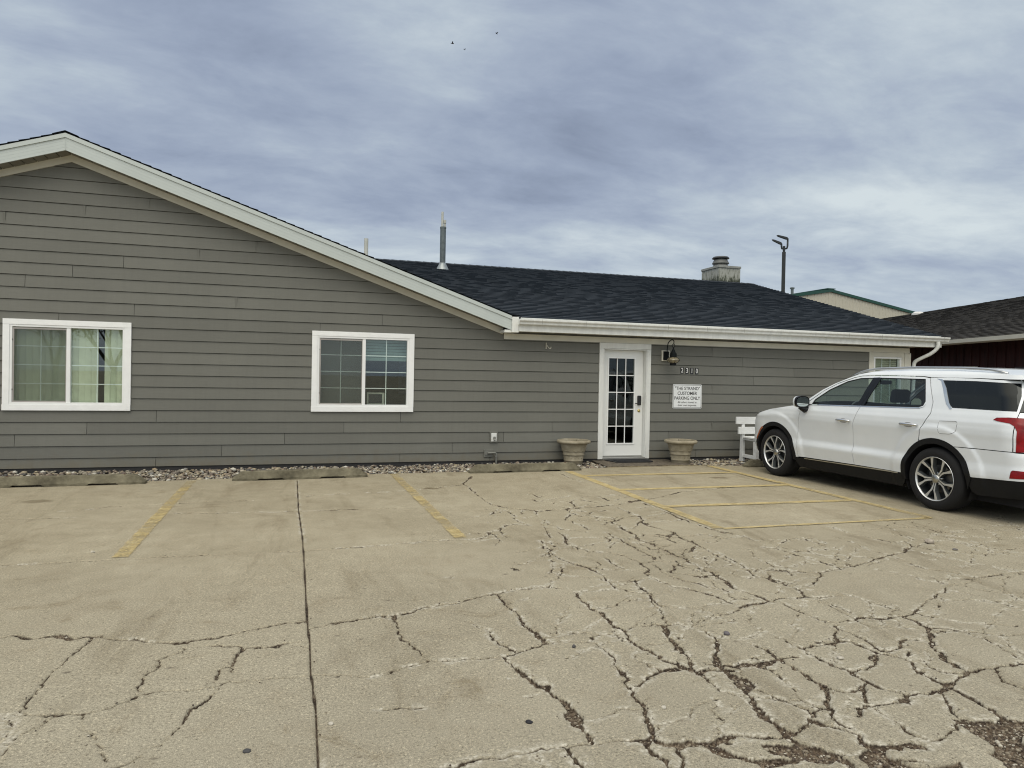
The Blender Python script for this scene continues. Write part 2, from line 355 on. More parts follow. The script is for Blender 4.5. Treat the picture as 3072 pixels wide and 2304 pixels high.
30 3.32,-8.56 3.24,-8.64 3.27,-8.70 3.24,-8.79 3.27,-8.87 3.35,-8.91
50 3.79,-8.88 3.68,-8.87 3.56,-8.89 3.47,-8.88 3.38,-8.90 3.33,-8.93 3.21,-8.97 3.12,-9.00
55 3.12,-9.00 3.12,-9.09 3.11,-9.17 3.10,-9.24 3.09,-9.31 3.10,-9.40
45 3.57,-8.90 3.48,-8.99 3.46,-9.07 3.47,-9.12
50 2.77,-8.72 2.75,-8.81 2.76,-8.87 2.77,-8.95 2.82,-9.00 2.86,-9.05 2.98,-9.03 3.04,-9.05 3.12,-9.01
50 2.86,-9.05 2.77,-9.07 2.67,-9.07 2.57,-9.08 2.49,-9.08 2.42,-9.13
30 2.69,-8.90 2.62,-8.98 2.58,-9.05
30 2.76,-8.87 2.64,-8.91 2.54,-8.92
50 2.51,-8.67 2.51,-8.75 2.52,-8.81 2.46,-8.90 2.39,-8.98 2.36,-9.05 2.34,-9.10
60 3.01,-9.06 2.93,-9.14 2.90,-9.22 2.88,-9.29 2.93,-9.32 3.02,-9.33 3.09,-9.32
50 2.56,-9.10 2.55,-9.17 2.54,-9.26 2.55,-9.33 2.58,-9.39 2.63,-9.38 2.71,-9.36 2.78,-9.35 2.84,-9.31
10 2.69,-8.13 2.58,-8.18 2.47,-8.19
45 2.51,-8.28 2.52,-8.36 2.51,-8.49 2.51,-8.56 2.50,-8.63
40 2.51,-8.49 2.63,-8.48
16 2.70,-8.12 2.69,-7.99 2.69,-7.89
60 2.08,-8.43 2.17,-8.50 2.25,-8.52 2.38,-8.54 2.49,-8.51
100 2.13,-8.54 2.13,-8.65 2.08,-8.76 2.04,-8.89 2.02,-9.01 2.00,-9.12 2.00,-9.20 2.02,-9.27 2.04,-9.33
30 2.20,-9.09 2.14,-9.15 2.08,-9.19 2.05,-9.19
40 2.09,-8.78 2.16,-8.82 2.18,-8.91 2.22,-8.99 2.23,-9.07 2.29,-9.06 2.37,-9.05
110 2.21,-9.11 2.22,-9.17 2.26,-9.23 2.30,-9.28 2.28,-9.35 2.32,-9.39 2.43,-9.39 2.50,-9.40
90 1.50,-9.17 1.59,-9.16 1.69,-9.14 1.80,-9.15 1.93,-9.20 2.05,-9.19
100 1.61,-9.19 1.65,-9.26 1.74,-9.31 1.83,-9.36 1.93,-9.36 2.03,-9.34 2.07,-9.38 2.08,-9.48
50 1.49,-9.19 1.43,-9.31
60 1.76,-9.34 1.78,-9.40
40 2.34,-9.10 2.32,-9.16 2.30,-9.22
30 2.54,-8.92 2.50,-8.87
25 2.25,-7.94 2.43,-7.96 2.60,-7.93
30 2.35,-8.11 2.24,-8.29 2.12,-8.49
50 3.09,-9.32 3.14,-9.36"""
DIRT = """2.83,-9.32 2.96,-9.33 3.15,-9.36 3.25,-9.40 2.67,-9.81 2.54,-9.77 2.67,-9.64 2.71,-9.57 2.77,-9.44 2.76,-9.37
2.28,-9.31 2.33,-9.40 2.47,-9.40 2.49,-9.45 2.45,-9.55 2.35,-9.68 2.05,-9.60 2.09,-9.40 2.22,-9.32
2.06,-9.20 2.06,-9.30 2.07,-9.38 1.96,-9.37 1.90,-9.27 1.83,-9.19 1.95,-9.21
2.14,-8.54 2.16,-8.64 2.14,-8.74 2.06,-8.82 2.10,-8.66"""

# ---------------------------------------------------------------- pavement
def edge_y(x):   # where the concrete stops at the strip of river rock
    return np.interp(x, [-12, -6, -1.9, 1, 4.5, 4.96, 5.0, 6.72, 6.8, 7.5, 9, 14], [-1.45, -1.4, -1.24, -1.05, -.93, -.88, -.86, -.84, -.88, -1.0, -1.02, -1.05])
def build_ground():
    xs = np.concatenate([[-600, -150, -50, -20, -10, -7], np.arange(-5.6, 10.6, .009), [11, 12, 13, 15, 20, 50, 150, 600]])
    ys = [-9.75]
    while ys[-1] < -.72: ys.append(ys[-1]+min(.012, max(.006, (ys[-1]+11.68)**2/2000)))
    ys = np.array([-600, -150, -50, -20, -14, -12, -11, -10.3] + ys + [-.5, -.2, 0, 3, 15, 50, 150, 600])
    nx, ny = len(xs), len(ys)
    X, Y = np.meshgrid(xs, ys); X = X.ravel(); Y = Y.ravel()
    # wobble the space so every traced crack gets a broken edge
    wx = X + (vn(X, Y, .11, 1)-.5)*.05 + (vn(X, Y, .035, 2)-.5)*.026 + (vn(X, Y, .016, 3)-.5)*.012
    wy = Y + (vn(X, Y, .11, 4)-.5)*.05 + (vn(X, Y, .035, 5)-.5)*.026 + (vn(X, Y, .016, 6)-.5)*.012
    D = np.full(X.shape, 9.0); WD = np.zeros(X.shape)
    D2 = D.reshape(ny, nx); S = np.full(X.shape, -1.0)  # S = half width minus distance (positive inside a crack)
    S2 = S.reshape(ny, nx); wx2 = wx.reshape(ny, nx); wy2 = wy.reshape(ny, nx)
    wid = (.42 + 1.15*vn(X, Y, .13, 9)*vn(X, Y, .4, 10)*1.6).reshape(ny, nx)
    gap = vn(X, Y, .3, 12).reshape(ny, nx)
    for ln in CRACKS.strip().split('\n'):
        tk = ln.split(); w = float(tk[0])/1000; w = (w if w < .04 else .04+(w-.04)*.6)*.47+.0045
        P = [tuple(map(float, q.split(','))) for q in tk[1:]]; zc = sum(p[1] for p in P)/len(P)+11.68
        straight = abs(float(tk[0])-18) < .1 and abs(P[0][0]-P[-1][0]) < .35 and abs(P[0][1]-P[-1][1]) > 5
        for (ax, ay), (bx, by) in zip(P[:-1], P[1:]):
            pad = .14
            i0, i1 = np.searchsorted(xs, [min(ax, bx)-pad, max(ax, bx)+pad]); j0, j1 = np.searchsorted(ys, [min(ay, by)-pad, max(ay, by)+pad])
            if i1 <= i0 or j1 <= j0: continue
            sl = (slice(j0, j1), slice(i0, i1))
            gx, gy = (X.reshape(ny, nx)[sl], Y.reshape(ny, nx)[sl]) if straight else (wx2[sl], wy2[sl])
            dx, dy = bx-ax, by-ay; L2 = dx*dx+dy*dy+1e-9
            t = np.clip(((gx-ax)*dx+(gy-ay)*dy)/L2, 0, 1)
            dd = np.hypot(gx-ax-t*dx, gy-ay-t*dy)
            hw = w/2*(wid[sl] if not straight else .75+.25*wid[sl])
            wf = 1.0 if straight else float(np.interp(zc, [3.5, 5.5, 8.5], [1.0, 1.45, 2.3]))
            vs_ = abs(dx)/math.sqrt(L2); hw = (hw if straight else np.maximum(hw, w*.28))*wf*(1+.7*vs_*np.clip((zc-4.5)/2, 0, 1)); thin = w < .0095
            if thin: hw = hw*(gap[sl] > .30) + .0008
            S2[sl] = np.maximum(S2[sl], hw-dd)
            D2[sl] = np.minimum(D2[sl], dd - w*.5)
    # gone patches where the concrete has broken down to dirt
    for ln in DIRT.strip().split('\n'):
        P = [tuple(map(float, q.split(','))) for q in ln.split()]
        px_, py_ = [p[0] for p in P], [p[1] for p in P]
        ins = np.zeros(X.shape, bool); ddm = np.full(X.shape, 9.)
        sel = (X > min(px_)-.3) & (X < max(px_)+.3) & (Y > min(py_)-.3) & (Y < max(py_)+.3)
        gx = wx[sel]+(vn(X[sel], Y[sel], .25, 30)-.5)*.2; gy = wy[sel]+(vn(X[sel], Y[sel], .25, 31)-.5)*.2
        inside = np.zeros(gx.shape, bool); dm = np.full(gx.shape, 9.)
        for (ax, ay), (bx, by) in zip(P, P[1:]+P[:1]):
            c = ((ay > gy) != (by > gy)) & (gx < (bx-ax)*(gy-ay)/(by-ay+1e-12)+ax); inside ^= c
            dx, dy = bx-ax, by-ay; t = np.clip(((gx-ax)*dx+(gy-ay)*dy)/(dx*dx+dy*dy+1e-9), 0, 1)
            dm = np.minimum(dm, np.hypot(gx-ax-t*dx, gy-ay-t*dy))
        sd = np.where(inside, dm, -dm)
        # islands of concrete survive inside the patch
        sd = sd - np.where(vn(X[sel], Y[sel], .16, 33) > np.interp(X[sel], [3.4, 3.8], [.50, .78]), .12, 0)
        S[sel] = np.maximum(S[sel], sd*.6); D[sel] = np.minimum(D[sel], np.maximum(-sd, 0))
    # fine web of secondary breaks through the worst of the slab
    rv = np.random.default_rng(21)
    for (bx0, bx1, by0, by1, ns, ww, cxm, cym, rx, ry) in ((1.2, 6.8, -7.2, -3.0, 230, .0040, 3.3, -5.1, 1.7, 1.7), (1.0, 8.5, -9.7, -6.0, 110, .0040, 4.6, -7.6, 3.2, 1.6), (4.5, 10.4, -9.0, -4.2, 150, .0035, 7.4, -6.6, 2.8, 1.9)):
        i0, i1 = np.searchsorted(xs, [bx0, bx1]); j0, j1 = np.searchsorted(ys, [by0, by1]); sl = (slice(j0, j1), slice(i0, i1))
        gx, gy = wx2[sl], wy2[sl]; sx_, sy_ = rv.uniform(bx0, bx1, ns), rv.uniform(by0, by1, ns); ang = -.5
        F1 = np.full(gx.shape, 99.); F2_ = F1.copy(); I1 = np.zeros(gx.shape, np.int32); I2 = I1.copy(); ca_, sa_ = math.cos(ang), math.sin(ang)
        ux, uy = (sx_*ca_-sy_*sa_)*.6, (sx_*sa_+sy_*ca_)*1.25
        for q in range(ns):
            ddx, ddy = gx-sx_[q], gy-sy_[q]; dd = np.hypot((ddx*math.cos(ang)-ddy*math.sin(ang))*.6, (ddx*math.sin(ang)+ddy*math.cos(ang))*1.25)
            m1 = dd < F1; m2 = (~m1) & (dd < F2_); F2_ = np.where(m1, F1, np.where(m2, dd, F2_)); I2 = np.where(m1, I1, np.where(m2, q, I2)); F1 = np.where(m1, dd, F1); I1 = np.where(m1, q, I1)
        edge = (F2_**2-F1**2)/(2*np.hypot(ux[I1]-ux[I2], uy[I1]-uy[I2])+1e-6)
        msk = 1-np.hypot((gx-cxm)/rx, (gy-cym)/ry)+(vn(gx, gy, .5, 70)-.5)*.9
        keep = (vn(gx, gy, .45, 71) > .36) & (msk > 0) & ~((gx > 4.05) & (gy > -5.6))
        wf = np.interp(gy+11.68, [2, 4, 6, 8.5], [.8, 1.0, 1.7, 2.3])
        S2[sl] = np.maximum(S2[sl], np.where(keep, ww*wf*(.5+vn(gx, gy, .1, 72))-edge, -1))
        D2[sl] = np.minimum(D2[sl], np.where(keep, np.maximum(edge-.003, 0), 9))
    crack = np.clip(S/.004+.55, 0, 1)
    deep = np.clip(S/.02, 0, 1)
    fine = vn(X, Y, .012, 20); fine2 = vn(X, Y, .03, 21)
    chip = np.clip(1-np.maximum(D, 0)/.035, 0, 1)*(vn(X, Y, .09, 14) > .40)*(vn(X, Y, .028, 15) > .36)
    chip = np.where(D > 8, 0, chip)*(vn(X, Y, .7, 16) > np.interp(X, [-1.5, 1.5], [.6, .25]))
    # shallow pop-outs and pits, scattered
    pit = np.zeros(X.shape)
    rg = np.random.default_rng(3)
    X2, Y2 = X.reshape(ny, nx), Y.reshape(ny, nx); pit2 = pit.reshape(ny, nx)
    for k in range(420):
        cx, cy_ = rg.uniform(-5, 9), rg.uniform(-9.6, -2); r = rg.choice([.008, .012, .018, .026], p=[.5, .3, .15, .05])
        i0, i1 = np.searchsorted(xs, [cx-r*2, cx+r*2]); j0, j1 = np.searchsorted(ys, [cy_-r*2, cy_+r*2]); sl = (slice(j0, j1), slice(i0, i1))
        dd = np.hypot(X2[sl]-cx, (Y2[sl]-cy_)*1.5)/r
        pit2[sl] = np.maximum(pit2[sl], np.clip(1.4-dd*(1+.5*vn(X2[sl], Y2[sl], .01, 40)), 0, 1))
    Z = -.026*crack*(.45+.55*deep) + crack*(fine-.5)*.010 - .0035*chip*fine2 - .004*pit + (vn(X, Y, 1.6, 23)-.5)*.008*(Y < -1.3)
    # slabs between cracks have settled unevenly
    bed = Y > edge_y(X) + (vn(X, Y, .2, 50)-.5)*.02
    Z = np.where(bed, -.07, Z)
    far = (np.abs(X) > 30) | (Y < -20) | (Y > 20)
    Z = np.where(far & ~bed, 0, Z)
    dirt = np.where(bed, 1.0, crack)
    stain = np.zeros(X.shape)
    for cx, cy_, rx, ry, a in ((-2.85, -2.62, .16, .12, .8), (1.67, -2.49, .10, .08, 1.0), (6.25, -2.27, .16, .10, .9), (8.0, -3.5, .5, .9, .5), (8.3, -5.3, .4, .3, .5), (-3.4, -5.6, .8, 1.2, .16), (2.1, -2.0, .6, .4, .2), (5.2, -2.4, .5, .35, .2)):
        dd = np.hypot((X-cx)/rx, (Y-cy_)/ry)+(vn(X, Y, .06, 60)-.5)*.6
        stain = np.maximum(stain, a*np.clip((1.15-dd)*2.2, 0, 1))
    me = bpy.data.meshes.new('concrete_pavement')
    nv = nx*ny; me.vertices.add(nv); co = np.stack([X, Y, Z], 1).astype(np.float32); me.vertices.foreach_set('co', co.ravel())
    I = (np.arange(ny-1)[:, None]*nx+np.arange(nx-1)[None, :]).ravel()
    F = np.stack([I, I+1, I+nx+1, I+nx], 1).astype(np.int32); nf = len(F)
    me.loops.add(nf*4); me.loops.foreach_set('vertex_index', F.ravel())
    me.polygons.add(nf); me.polygons.foreach_set('loop_start', np.arange(nf, dtype=np.int32)*4)
    me.polygons.foreach_set('use_smooth', np.ones(nf, bool))
    for nm, arr in (('dirt', dirt), ('chip', np.clip(chip*(1-crack), 0, 1)), ('stain', stain), ('pit', pit), ('wide', np.where(bed, 1, np.clip((S-.003)/.010, 0, 1)))):
        a = me.attributes.new(nm, 'FLOAT', 'POINT'); a.data.foreach_set('value', arr.astype(np.float32))
    me.update(calc_edges=True)
    o = bpy.data.objects.new('concrete_pavement', me); COL.objects.link(o); tag(o, 'cracked tan concrete parking lot pavement', None, None, 'structure')
    # material
    m = bpy.data.materials.new('concrete_pavement'); m.use_nodes = True; t = m.node_tree; t.nodes.clear(); N = NT(t)
    tc = N.n('ShaderNodeTexCoord').outputs['Object']
    def att(k): return N.n('ShaderNodeAttribute', attribute_name=k).outputs['Fac']
    big = N.noise(tc, .7, 5, .6); mid = N.noise(tc, 5, 5, .6)
    base = N.ramp(N.m('ADD', N.m('MULTIPLY', big, .6), N.m('MULTIPLY', mid, .4)), [(.3, (.252, .220, .153)), (.5, (.320, .284, .205)), (.7, (.380, .342, .254))])
    # warmer, browner concrete near the building, greyer near the road
    sp = N.n('ShaderNodeSeparateXYZ', ins={0: tc}).outputs
    near = N.n('ShaderNodeMapRange', ins={0: sp[1], 1: -9.0, 2: -5.0, 3: 1.0, 4: 0.0}).outputs[0]
    base = N.mix(N.m('MULTIPLY', near, .55), base, (.292, .273, .220))
    speck = N.noise(tc, 75, 2, .8)
    s1 = N.ramp(speck, [(.28, (.42, .40, .36)), (.40, (.90, .90, .90)), (.58, (1.02, 1.02, 1.02)), (.72, (1.6, 1.57, 1.52))])
    base = N.mix(1, base, s1, 'MULTIPLY')
    # tyre scuffs, drips and weather stains at room scale
    st = N.n('ShaderNodeMapping', ins={0: tc, 'Scale': (1.6, .35, 1)}).outputs[0]
    w1 = N.noise(st, 1.3, 6, .7, .6); base = N.mix(1, base, N.ramp(w1, [(.34, (.80, .78, .75)), (.46, (1, 1, 1)), (.60, (1.0, 1.0, 1.0)), (.70, (1.10, 1.11, 1.12))]), 'MULTIPLY')
    w2 = N.noise(tc, 2.3, 7, .75, 1.2); base = N.mix(1, base, N.ramp(w2, [(.30, (.74, .70, .64)), (.40, (.96, .95, .94)), (.52, (1, 1, 1))]), 'MULTIPLY')
    sp2 = N.noise(tc, 210, 2, .7)
    base = N.mix(1, base, N.ramp(sp2, [(.3, (.6, .6, .6)), (.7, (1.35, 1.35, 1.35))]), 'MULTIPLY')
    vor = N.n('ShaderNodeTexVoronoi', ins={'Vector': tc, 'Scale': 26.}).outputs['Distance']
    base = N.mix(N.ramp(vor, [(.05, (1, 1, 1)), (.12, (0, 0, 0))]), base, (.16, .145, .115))
    chipc = N.ramp(N.noise(tc, 55, 3, .7), [(.3, (.17, .155, .12)), (.5, (.38, .355, .29)), (.72, (.68, .65, .57))])
    base = N.mix(N.m('MULTIPLY', att('chip'), .95), base, chipc)
    base = N.mix(N.m('MULTIPLY', att('pit'), .75), base, (.10, .085, .065))
    base = N.mix(N.m('MULTIPLY', att('stain'), .7), base, (.10, .075, .04))
    dn = N.noise(tc, 38, 4, .75)
    dirtc = N.ramp(dn, [(.28, (.018, .012, .009)), (.42, (.070, .050, .034)), (.56, (.14, .108, .076)), (.68, (.34, .29, .22))])
    dirtc = N.mix(att('wide'), N.ramp(dn, [(.35, (.014, .010, .007)), (.52, (.045, .033, .023)), (.70, (.15, .125, .09))]), dirtc)
    col = N.mix(N.ramp(att('dirt'), [(.3, (0, 0, 0)), (.75, (1, 1, 1))]), base, dirtc)
    P = N.n('ShaderNodeBsdfPrincipled', ins={'Base Color': col, 'Roughness': .93, 'Specular IOR Level': .25})
    h = N.m('ADD', N.m('MULTIPLY', speck, .5), N.m('ADD', N.m('MULTIPLY', N.noise(tc, 40, 4, .7), .4), N.m('MULTIPLY', N.noise(tc, 5, 4, .6), 1.2)))
    bp = N.n('ShaderNodeBump', ins={'Height': h, 'Strength': .55, 'Distance': .006}); t.links.new(bp.outputs[0], P.inputs['Normal'])
    N.n('ShaderNodeOutputMaterial', ins={0: P.outputs[0]}); me.materials.append(m)
    return X, Y, Z, crack, S
GX, GY, GZ, GC, GS = build_ground()

# stones: a few icosphere shapes, copied with numpy into one mesh of loose stuff
def stone_shapes(n, sub):
    out = []
    for k in range(n):
        bm = bmesh.new(); bmesh.ops.create_icosphere(bm, subdivisions=sub, radius=1); rg = random.Random(k)
        s = (rg.uniform(.85, 1.25), rg.uniform(.7, 1.0), rg.uniform(.45, .75)); o = Vector((rg.random()*9, rg.random()*9, rg.random()*9))
        from mathutils import noise as mn
        for v in bm.verts:
            q = mn.noise(v.co*1.1+o)*.35+1; v.co = Vector((v.co.x*s[0]*q, v.co.y*s[1]*q, v.co.z*s[2]*q))
        bm.verts.ensure_lookup_table()
        out.append((np.array([v.co[:] for v in bm.verts]), np.array([[v.index for v in f.verts] for f in bm.faces]))); bm.free()
    return out
def scatter(name, pos, size, sub, matl, cols, seed=1, flat=1.0):
    rg = np.random.default_rng(seed); shp = stone_shapes(7, sub); V = []; F = []; C = []; off = 0
    for p, s in zip(pos, size):
        v, f = shp[rg.integers(7)]; a = rg.uniform(0, 2*math.pi); c, q = math.cos(a), math.sin(a); tl = rg.uniform(-.4, .4)
        M = np.array([[c, -q, 0], [q, c, 0], [0, 0, 1]]) @ np.array([[1, 0, 0], [0, math.cos(tl), -math.sin(tl)], [0, math.sin(tl), math.cos(tl)]])
        w = v @ M.T * s; w[:, 2] *= flat; V.append(w+p); F.append(f+off); C.append(np.full(len(v), rg.random())); off += len(v)
    V = np.concatenate(V).astype(np.float32); F = np.concatenate(F).astype(np.int32); C = np.concatenate(C)
    me = bpy.data.meshes.new(name); me.vertices.add(len(V)); me.vertices.foreach_set('co', V.ravel())
    me.loops.add(len(F)*3); me.loops.foreach_set('vertex_index', F.ravel()); me.polygons.add(len(F)); me.polygons.foreach_set('loop_start', np.arange(len(F), dtype=np.int32)*3)
    me.polygons.foreach_set('use_smooth', np.ones(len(F), bool)); a = me.attributes.new('tone', 'FLOAT', 'POINT'); a.data.foreach_set('value', C.astype(np.float32))
    me.update(calc_edges=True); me.materials.append(matl); o = bpy.data.objects.new(name, me); COL.objects.link(o); return o
def stone_mat(name, stops):
    m = bpy.data.materials.new(name); m.use_nodes = True; t = m.node_tree; t.nodes.clear(); N = NT(t)
    c = N.ramp(N.n('ShaderNodeAttribute', attribute_name='tone').outputs['Fac'], stops, 'CONSTANT')
    tc = N.n('ShaderNodeTexCoord').outputs['Object']; nz = N.noise(tc, 60, 4, .7)
    c = N.mix(1, c, N.ramp(nz, [(.3, (.75, .75, .75)), (.7, (1.2, 1.2, 1.2))]), 'MULTIPLY')
    P = N.n('ShaderNodeBsdfPrincipled', ins={'Base Color': c, 'Roughness': .75}); N.n('ShaderNodeOutputMaterial', ins={0: P.outputs[0]}); MATS[name] = m; return m
RM = stone_mat('river_rock', [(0, (.30, .27, .21)), (.14, (.17, .145, .12)), (.26, (.40, .36, .28)), (.38, (.24, .19, .145)), (.48, (.09, .085, .08)), (.58, (.34, .29, .20)), (.70, (.55, .53, .46)), (.77, (.14, .11, .09)), (.88, (.22, .215, .20)), (.95, (.33, .26, .17))])
rg = np.random.default_rng(11); pos = []; siz = []
for layer, nst in ((0, 9000), (1, 5200)):
    x = rg.uniform(-9.5, 13, nst); y0 = edge_y(x); y = y0 + (0.015 - y0-.03)*rg.random(nst)+.02
    s = rg.choice([.016, .022, .03, .042], size=nst, p=[.3, .35, .25, .1])*rg.uniform(.8, 1.15, nst)
    ok = ~((x > 4.98) & (x < 6.62) & (y > -.90)) & (y+s*.6 < .03) & (y-s*.5 > y0)
    z = -.035+layer*.022+rg.uniform(-.008, .012, nst)
    pos += [(a, b, c) for a, b, c in zip(x[ok], y[ok], z[ok])]; siz += list(s[ok])
for x, y, z, s in ((-.53, -.75, .03, .075), (-.35, -.3, .0, .06), (.15, -.5, .0, .06), (-3.05, -.6, .02, .05), (-1.0, -.25, .0, .055)): pos.append((x, y, z)); siz.append(s)
tag(scatter('river_rock', np.array(pos), siz, 1, RM, None, 5), 'strip of mixed river rock along the foot of the grey wall', 'river rock', None, 'stuff')
# grit lying in the broad cracks and broken patches
wide = np.where((GS > .006) & (GY < -3) & (GY > -9.74) & (GX > -5.5) & (GX < 10.5))[0]
pick = rg.choice(wide, size=9000); pos = np.stack([GX[pick]+rg.uniform(-.006, .006, 9000), GY[pick]+rg.uniform(-.006, .006, 9000), GZ[pick]+.002], 1)
siz = rg.choice([.0025, .0045, .007, .011], size=9000, p=[.4, .35, .2, .05])
e = np.where((np.abs(GS) < .012) & (GY < -5) & (GY > -9.74) & (GX > -5.5) & (GX < 10.5))[0]; pk = rg.choice(e, size=2500)
pos2 = np.stack([GX[pk]+rg.normal(0, .02, 2500), GY[pk]+rg.normal(0, .02, 2500), GZ[pk]*0+.002], 1); siz2 = rg.choice([.002, .003, .005], size=2500, p=[.5, .35, .15])
GM = stone_mat('grit', [(0, (.22, .185, .135)), (.25, (.10, .075, .05)), (.5, (.06, .042, .03)), (.72, (.30, .265, .205)), (.82, (.15, .12, .085)), (.94, (.46, .43, .36))])
tag(scatter('loose_grit', np.concatenate([pos, pos2]), list(siz)+list(siz2), 1, GM, None, 6), 'brown grit and broken concrete crumbs lying in the cracks', 'grit', None, 'stuff')
# single pebbles one can point at
PEB = [((-.19, -8.76), .014, (.05, .05, .052), 'small dark pebble nearest the bottom left of the lot, left of the long joint'),
       ((.14, -8.62), .012, (.45, .42, .36), 'small white pebble just right of the long straight joint'),
       ((.97, -8.82), .014, (.012, .012, .016), 'small black pebble on clean concrete near the bottom centre'),
       ((5.74, -6.51), .046, (.32, .28, .23), 'pale fist-sized stone on the concrete in front of the rear wheel'),
       ((1.61, -8.85), .014, (.45, .42, .36), 'small white pebble beside the wide gritty crack at lower centre'),
       ((-1.63, -5.24), .016, (.42, .39, .32), 'small pale pebble by the lower end of the left yellow line'),
       ((2.44, -8.11), .019, (.10, .09, .10), 'dark purplish stone lying at a crack junction right of centre'),
       ((1.48, -8.07), .014, (.06, .06, .06), 'dark grey pebble on a smooth slab between two cracks'),
       ((5.73, -6.79), .022, (.13, .12, .11), 'small dark stone just beyond the fist-sized stone'),
       ((2.84, -8.58), .018, (.42, .39, .33), 'pale broken chip in the middle of a cracked slab at right')]
for i, ((x, y), r, c, lb) in enumerate(PEB):
    v, f = stone_shapes(10, 3)[i]; b = MB(); b.add(v*r, [tuple(q) for q in f])
    o = b.build('pebble', mat('pebble_%d' % i, c, .7, var=.3, vscale=40), None, True); o.location = (x, y, r*.35-.002)
    o.rotation_euler.z = i; tag(o, lb, 'pebble', 'loose pebbles on the lot')

# ---------------------------------------------------------------- painted lines
def paint_mat():
    m = bpy.data.materials.new('yellow_paint'); m.use_nodes = True; t = m.node_tree; t.nodes.clear(); N = NT(t)
    tc = N.n('ShaderNodeTexCoord').outputs['Object']
    nz = N.m('ADD', N.m('MULTIPLY', N.noise(tc, 3.2, 4, .65), .6), N.m('MULTIPLY', N.noise(tc, 45, 3, .7), .45))
    c = N.ramp(N.noise(tc, 9, 4, .7), [(.3, (.36, .275, .115)), (.52, (.46, .365, .17)), (.75, (.58, .50, .30))])
    P = N.n('ShaderNodeBsdfPrincipled', ins={'Base Color': c, 'Roughness': .8})
    wear = N.n('ShaderNodeAttribute', attribute_name='wear').outputs['Fac']
    a = N.m('MULTIPLY', N.m('MULTIPLY', N.m('SUBTRACT', N.m('ADD', nz, .04), wear), 4.0, clamp=True), .88)
    tr = N.n('ShaderNodeBsdfTransparent')
    mx = N.n('ShaderNodeMixShader', ins={0: a, 1: tr.outputs[0], 2: P.outputs[0]}); N.n('ShaderNodeOutputMaterial', ins={0: mx.outputs[0]}); MATS['yellow_paint'] = m; return m
PM = paint_mat()
def line(a, b, w, wear, label):
    a = Vector((*a, 0)); b = Vector((*b, 0)); t = (b-a); L = t.length; t /= L; n = Vector((-t.y, t.x, 0)); k = max(2, int(L/.04))
    vs = []; fs = []; wr = []
    for i in range(k+1):
        p = a+t*L*i/k
        for s in (-1, -.82, 0, .82, 1):
            j = (random.random()-.5)*.012 if abs(s) == 1 else 0
            q = p+n*(s*w/2+j); vs.append((q.x, q.y, .0062)); wr.append(np.interp(i/k, [0, 1], wear)+(.10 if abs(s) == 1 else 0))
    for i in range(k):
        for s in range(4): o = i*5+s; fs.append((o, o+1, o+6, o+5))
    mb = MB(); mb.add(vs, fs); o = mb.build('parking_line', PM); at = o.data.attributes.new('wear', 'FLOAT', 'POINT'); at.data.foreach_set('value', np.array(wr, dtype=np.float32))
    tag(o, label, None, 'yellow parking lines', 'structure')
line((-1.43, -1.33), (-1.38, -5.47), .125, (.46, .38), 'yellow stall line left of the long concrete joint')
line((1.34, -1.12), (1.43, -5.38), .125, (.42, .41), 'yellow stall line between the middle and right wheel stops')
line((4.12, -1.25), (4.09, -5.53), .13, (.26, .38), 'yellow line along the left side of the hatched aisle')
line((6.88, -.98), (6.80, -5.55), .13, (.22, .42), 'yellow line beside the white car')
line((4.19, -1.76), (6.80, -1.81), .12, (.22, .26), 'yellow cross bar of the aisle nearest the door')
line((4.17, -3.10), (6.78, -3.14), .12, (.28, .26), 'second yellow cross bar of the aisle')
line((4.17, -4.33), (6.76, -4.41), .12, (.34, .34), 'third yellow cross bar of the aisle')
line((4.12, -5.55), (6.82, -5.55), .06, (.30, .36), 'narrow yellow line closing the aisle at its street end')
line((5.0, -.90), (6.9, -.88), .03, (.40, .42), 'thin yellow line along the edge of the door slab')

# ---------------------------------------------------------------- wheel stops
WS = mat('stop_concrete', (.115, .10, .062), .93, var=.5, vscale=5, bump=.9, bscale=40, col2=(.21, .19, .13))
def wheel_stop(x0, y0, x1, y1, label, seed):
    L = math.hypot(x1-x0, y1-y0); t = thing('wheel_stop', label, 'wheel stop', ((x0+x1)/2, (y0+y1)/2, 0), math.atan2(y1-y0, x1-x0), 'concrete wheel stops along the wall')
    rg = random.Random(seed); h = .125; n = 48; prof = [(-.085, 0), (-.085, .03), (-.052, h-.008), (-.042, h), (.042, h), (.052, h-.008), (.085, .03), (.085, 0)]
    vs = []; fs = []; m = len(prof)
    for i in range(n+1):
        x = -L/2+L*i/n; e = min(1, (L/2-abs(x))/.13)
        slot = .022 if (abs(abs(x)-.42) < .16) else 0
        for (py_, pz) in prof:
            z = min(pz, .035+(h-.035)*e) if pz > .03 else max(pz, slot if pz == 0 else pz)
            jit = rg.uniform(-.0025, .0025); xx = x
            vs.append((xx, py_*(.86+.14*e)+jit, z+rg.uniform(-.0015, .0015) if pz > 0 else z))
    for i in range(n):
        for k in range(m-1): fs.append((i*m+k, i*m+k+1, (i+1)*m+k+1, (i+1)*m+k))
        fs.append((i*m+m-1, i*m, (i+1)*m, (i+1)*m+m-1))
    fs += [tuple(range(m))[::-1], tuple(range(n*m, n*m+m))]
    b = MB(); b.add(vs, fs); b.build('stop_body', WS, t)
    for xx in (-L*.36, L*.36):
        r = MB(); r.lathe([(.014, h-.002), (.014, h+.004), (.009, h+.007), (0, h+.007)], (xx, 0, 0), 12); r.build('anchor_pin', mat('rust', (.10, .05, .03), .8), t)
wheel_stop(-3.82, -1.44, -1.97, -1.44, 'weathered concrete wheel stop in front of the left window', 1)
wheel_stop(-.91, -1.37, .93, -1.25, 'weathered concrete wheel stop left of centre, below the dark window', 2)
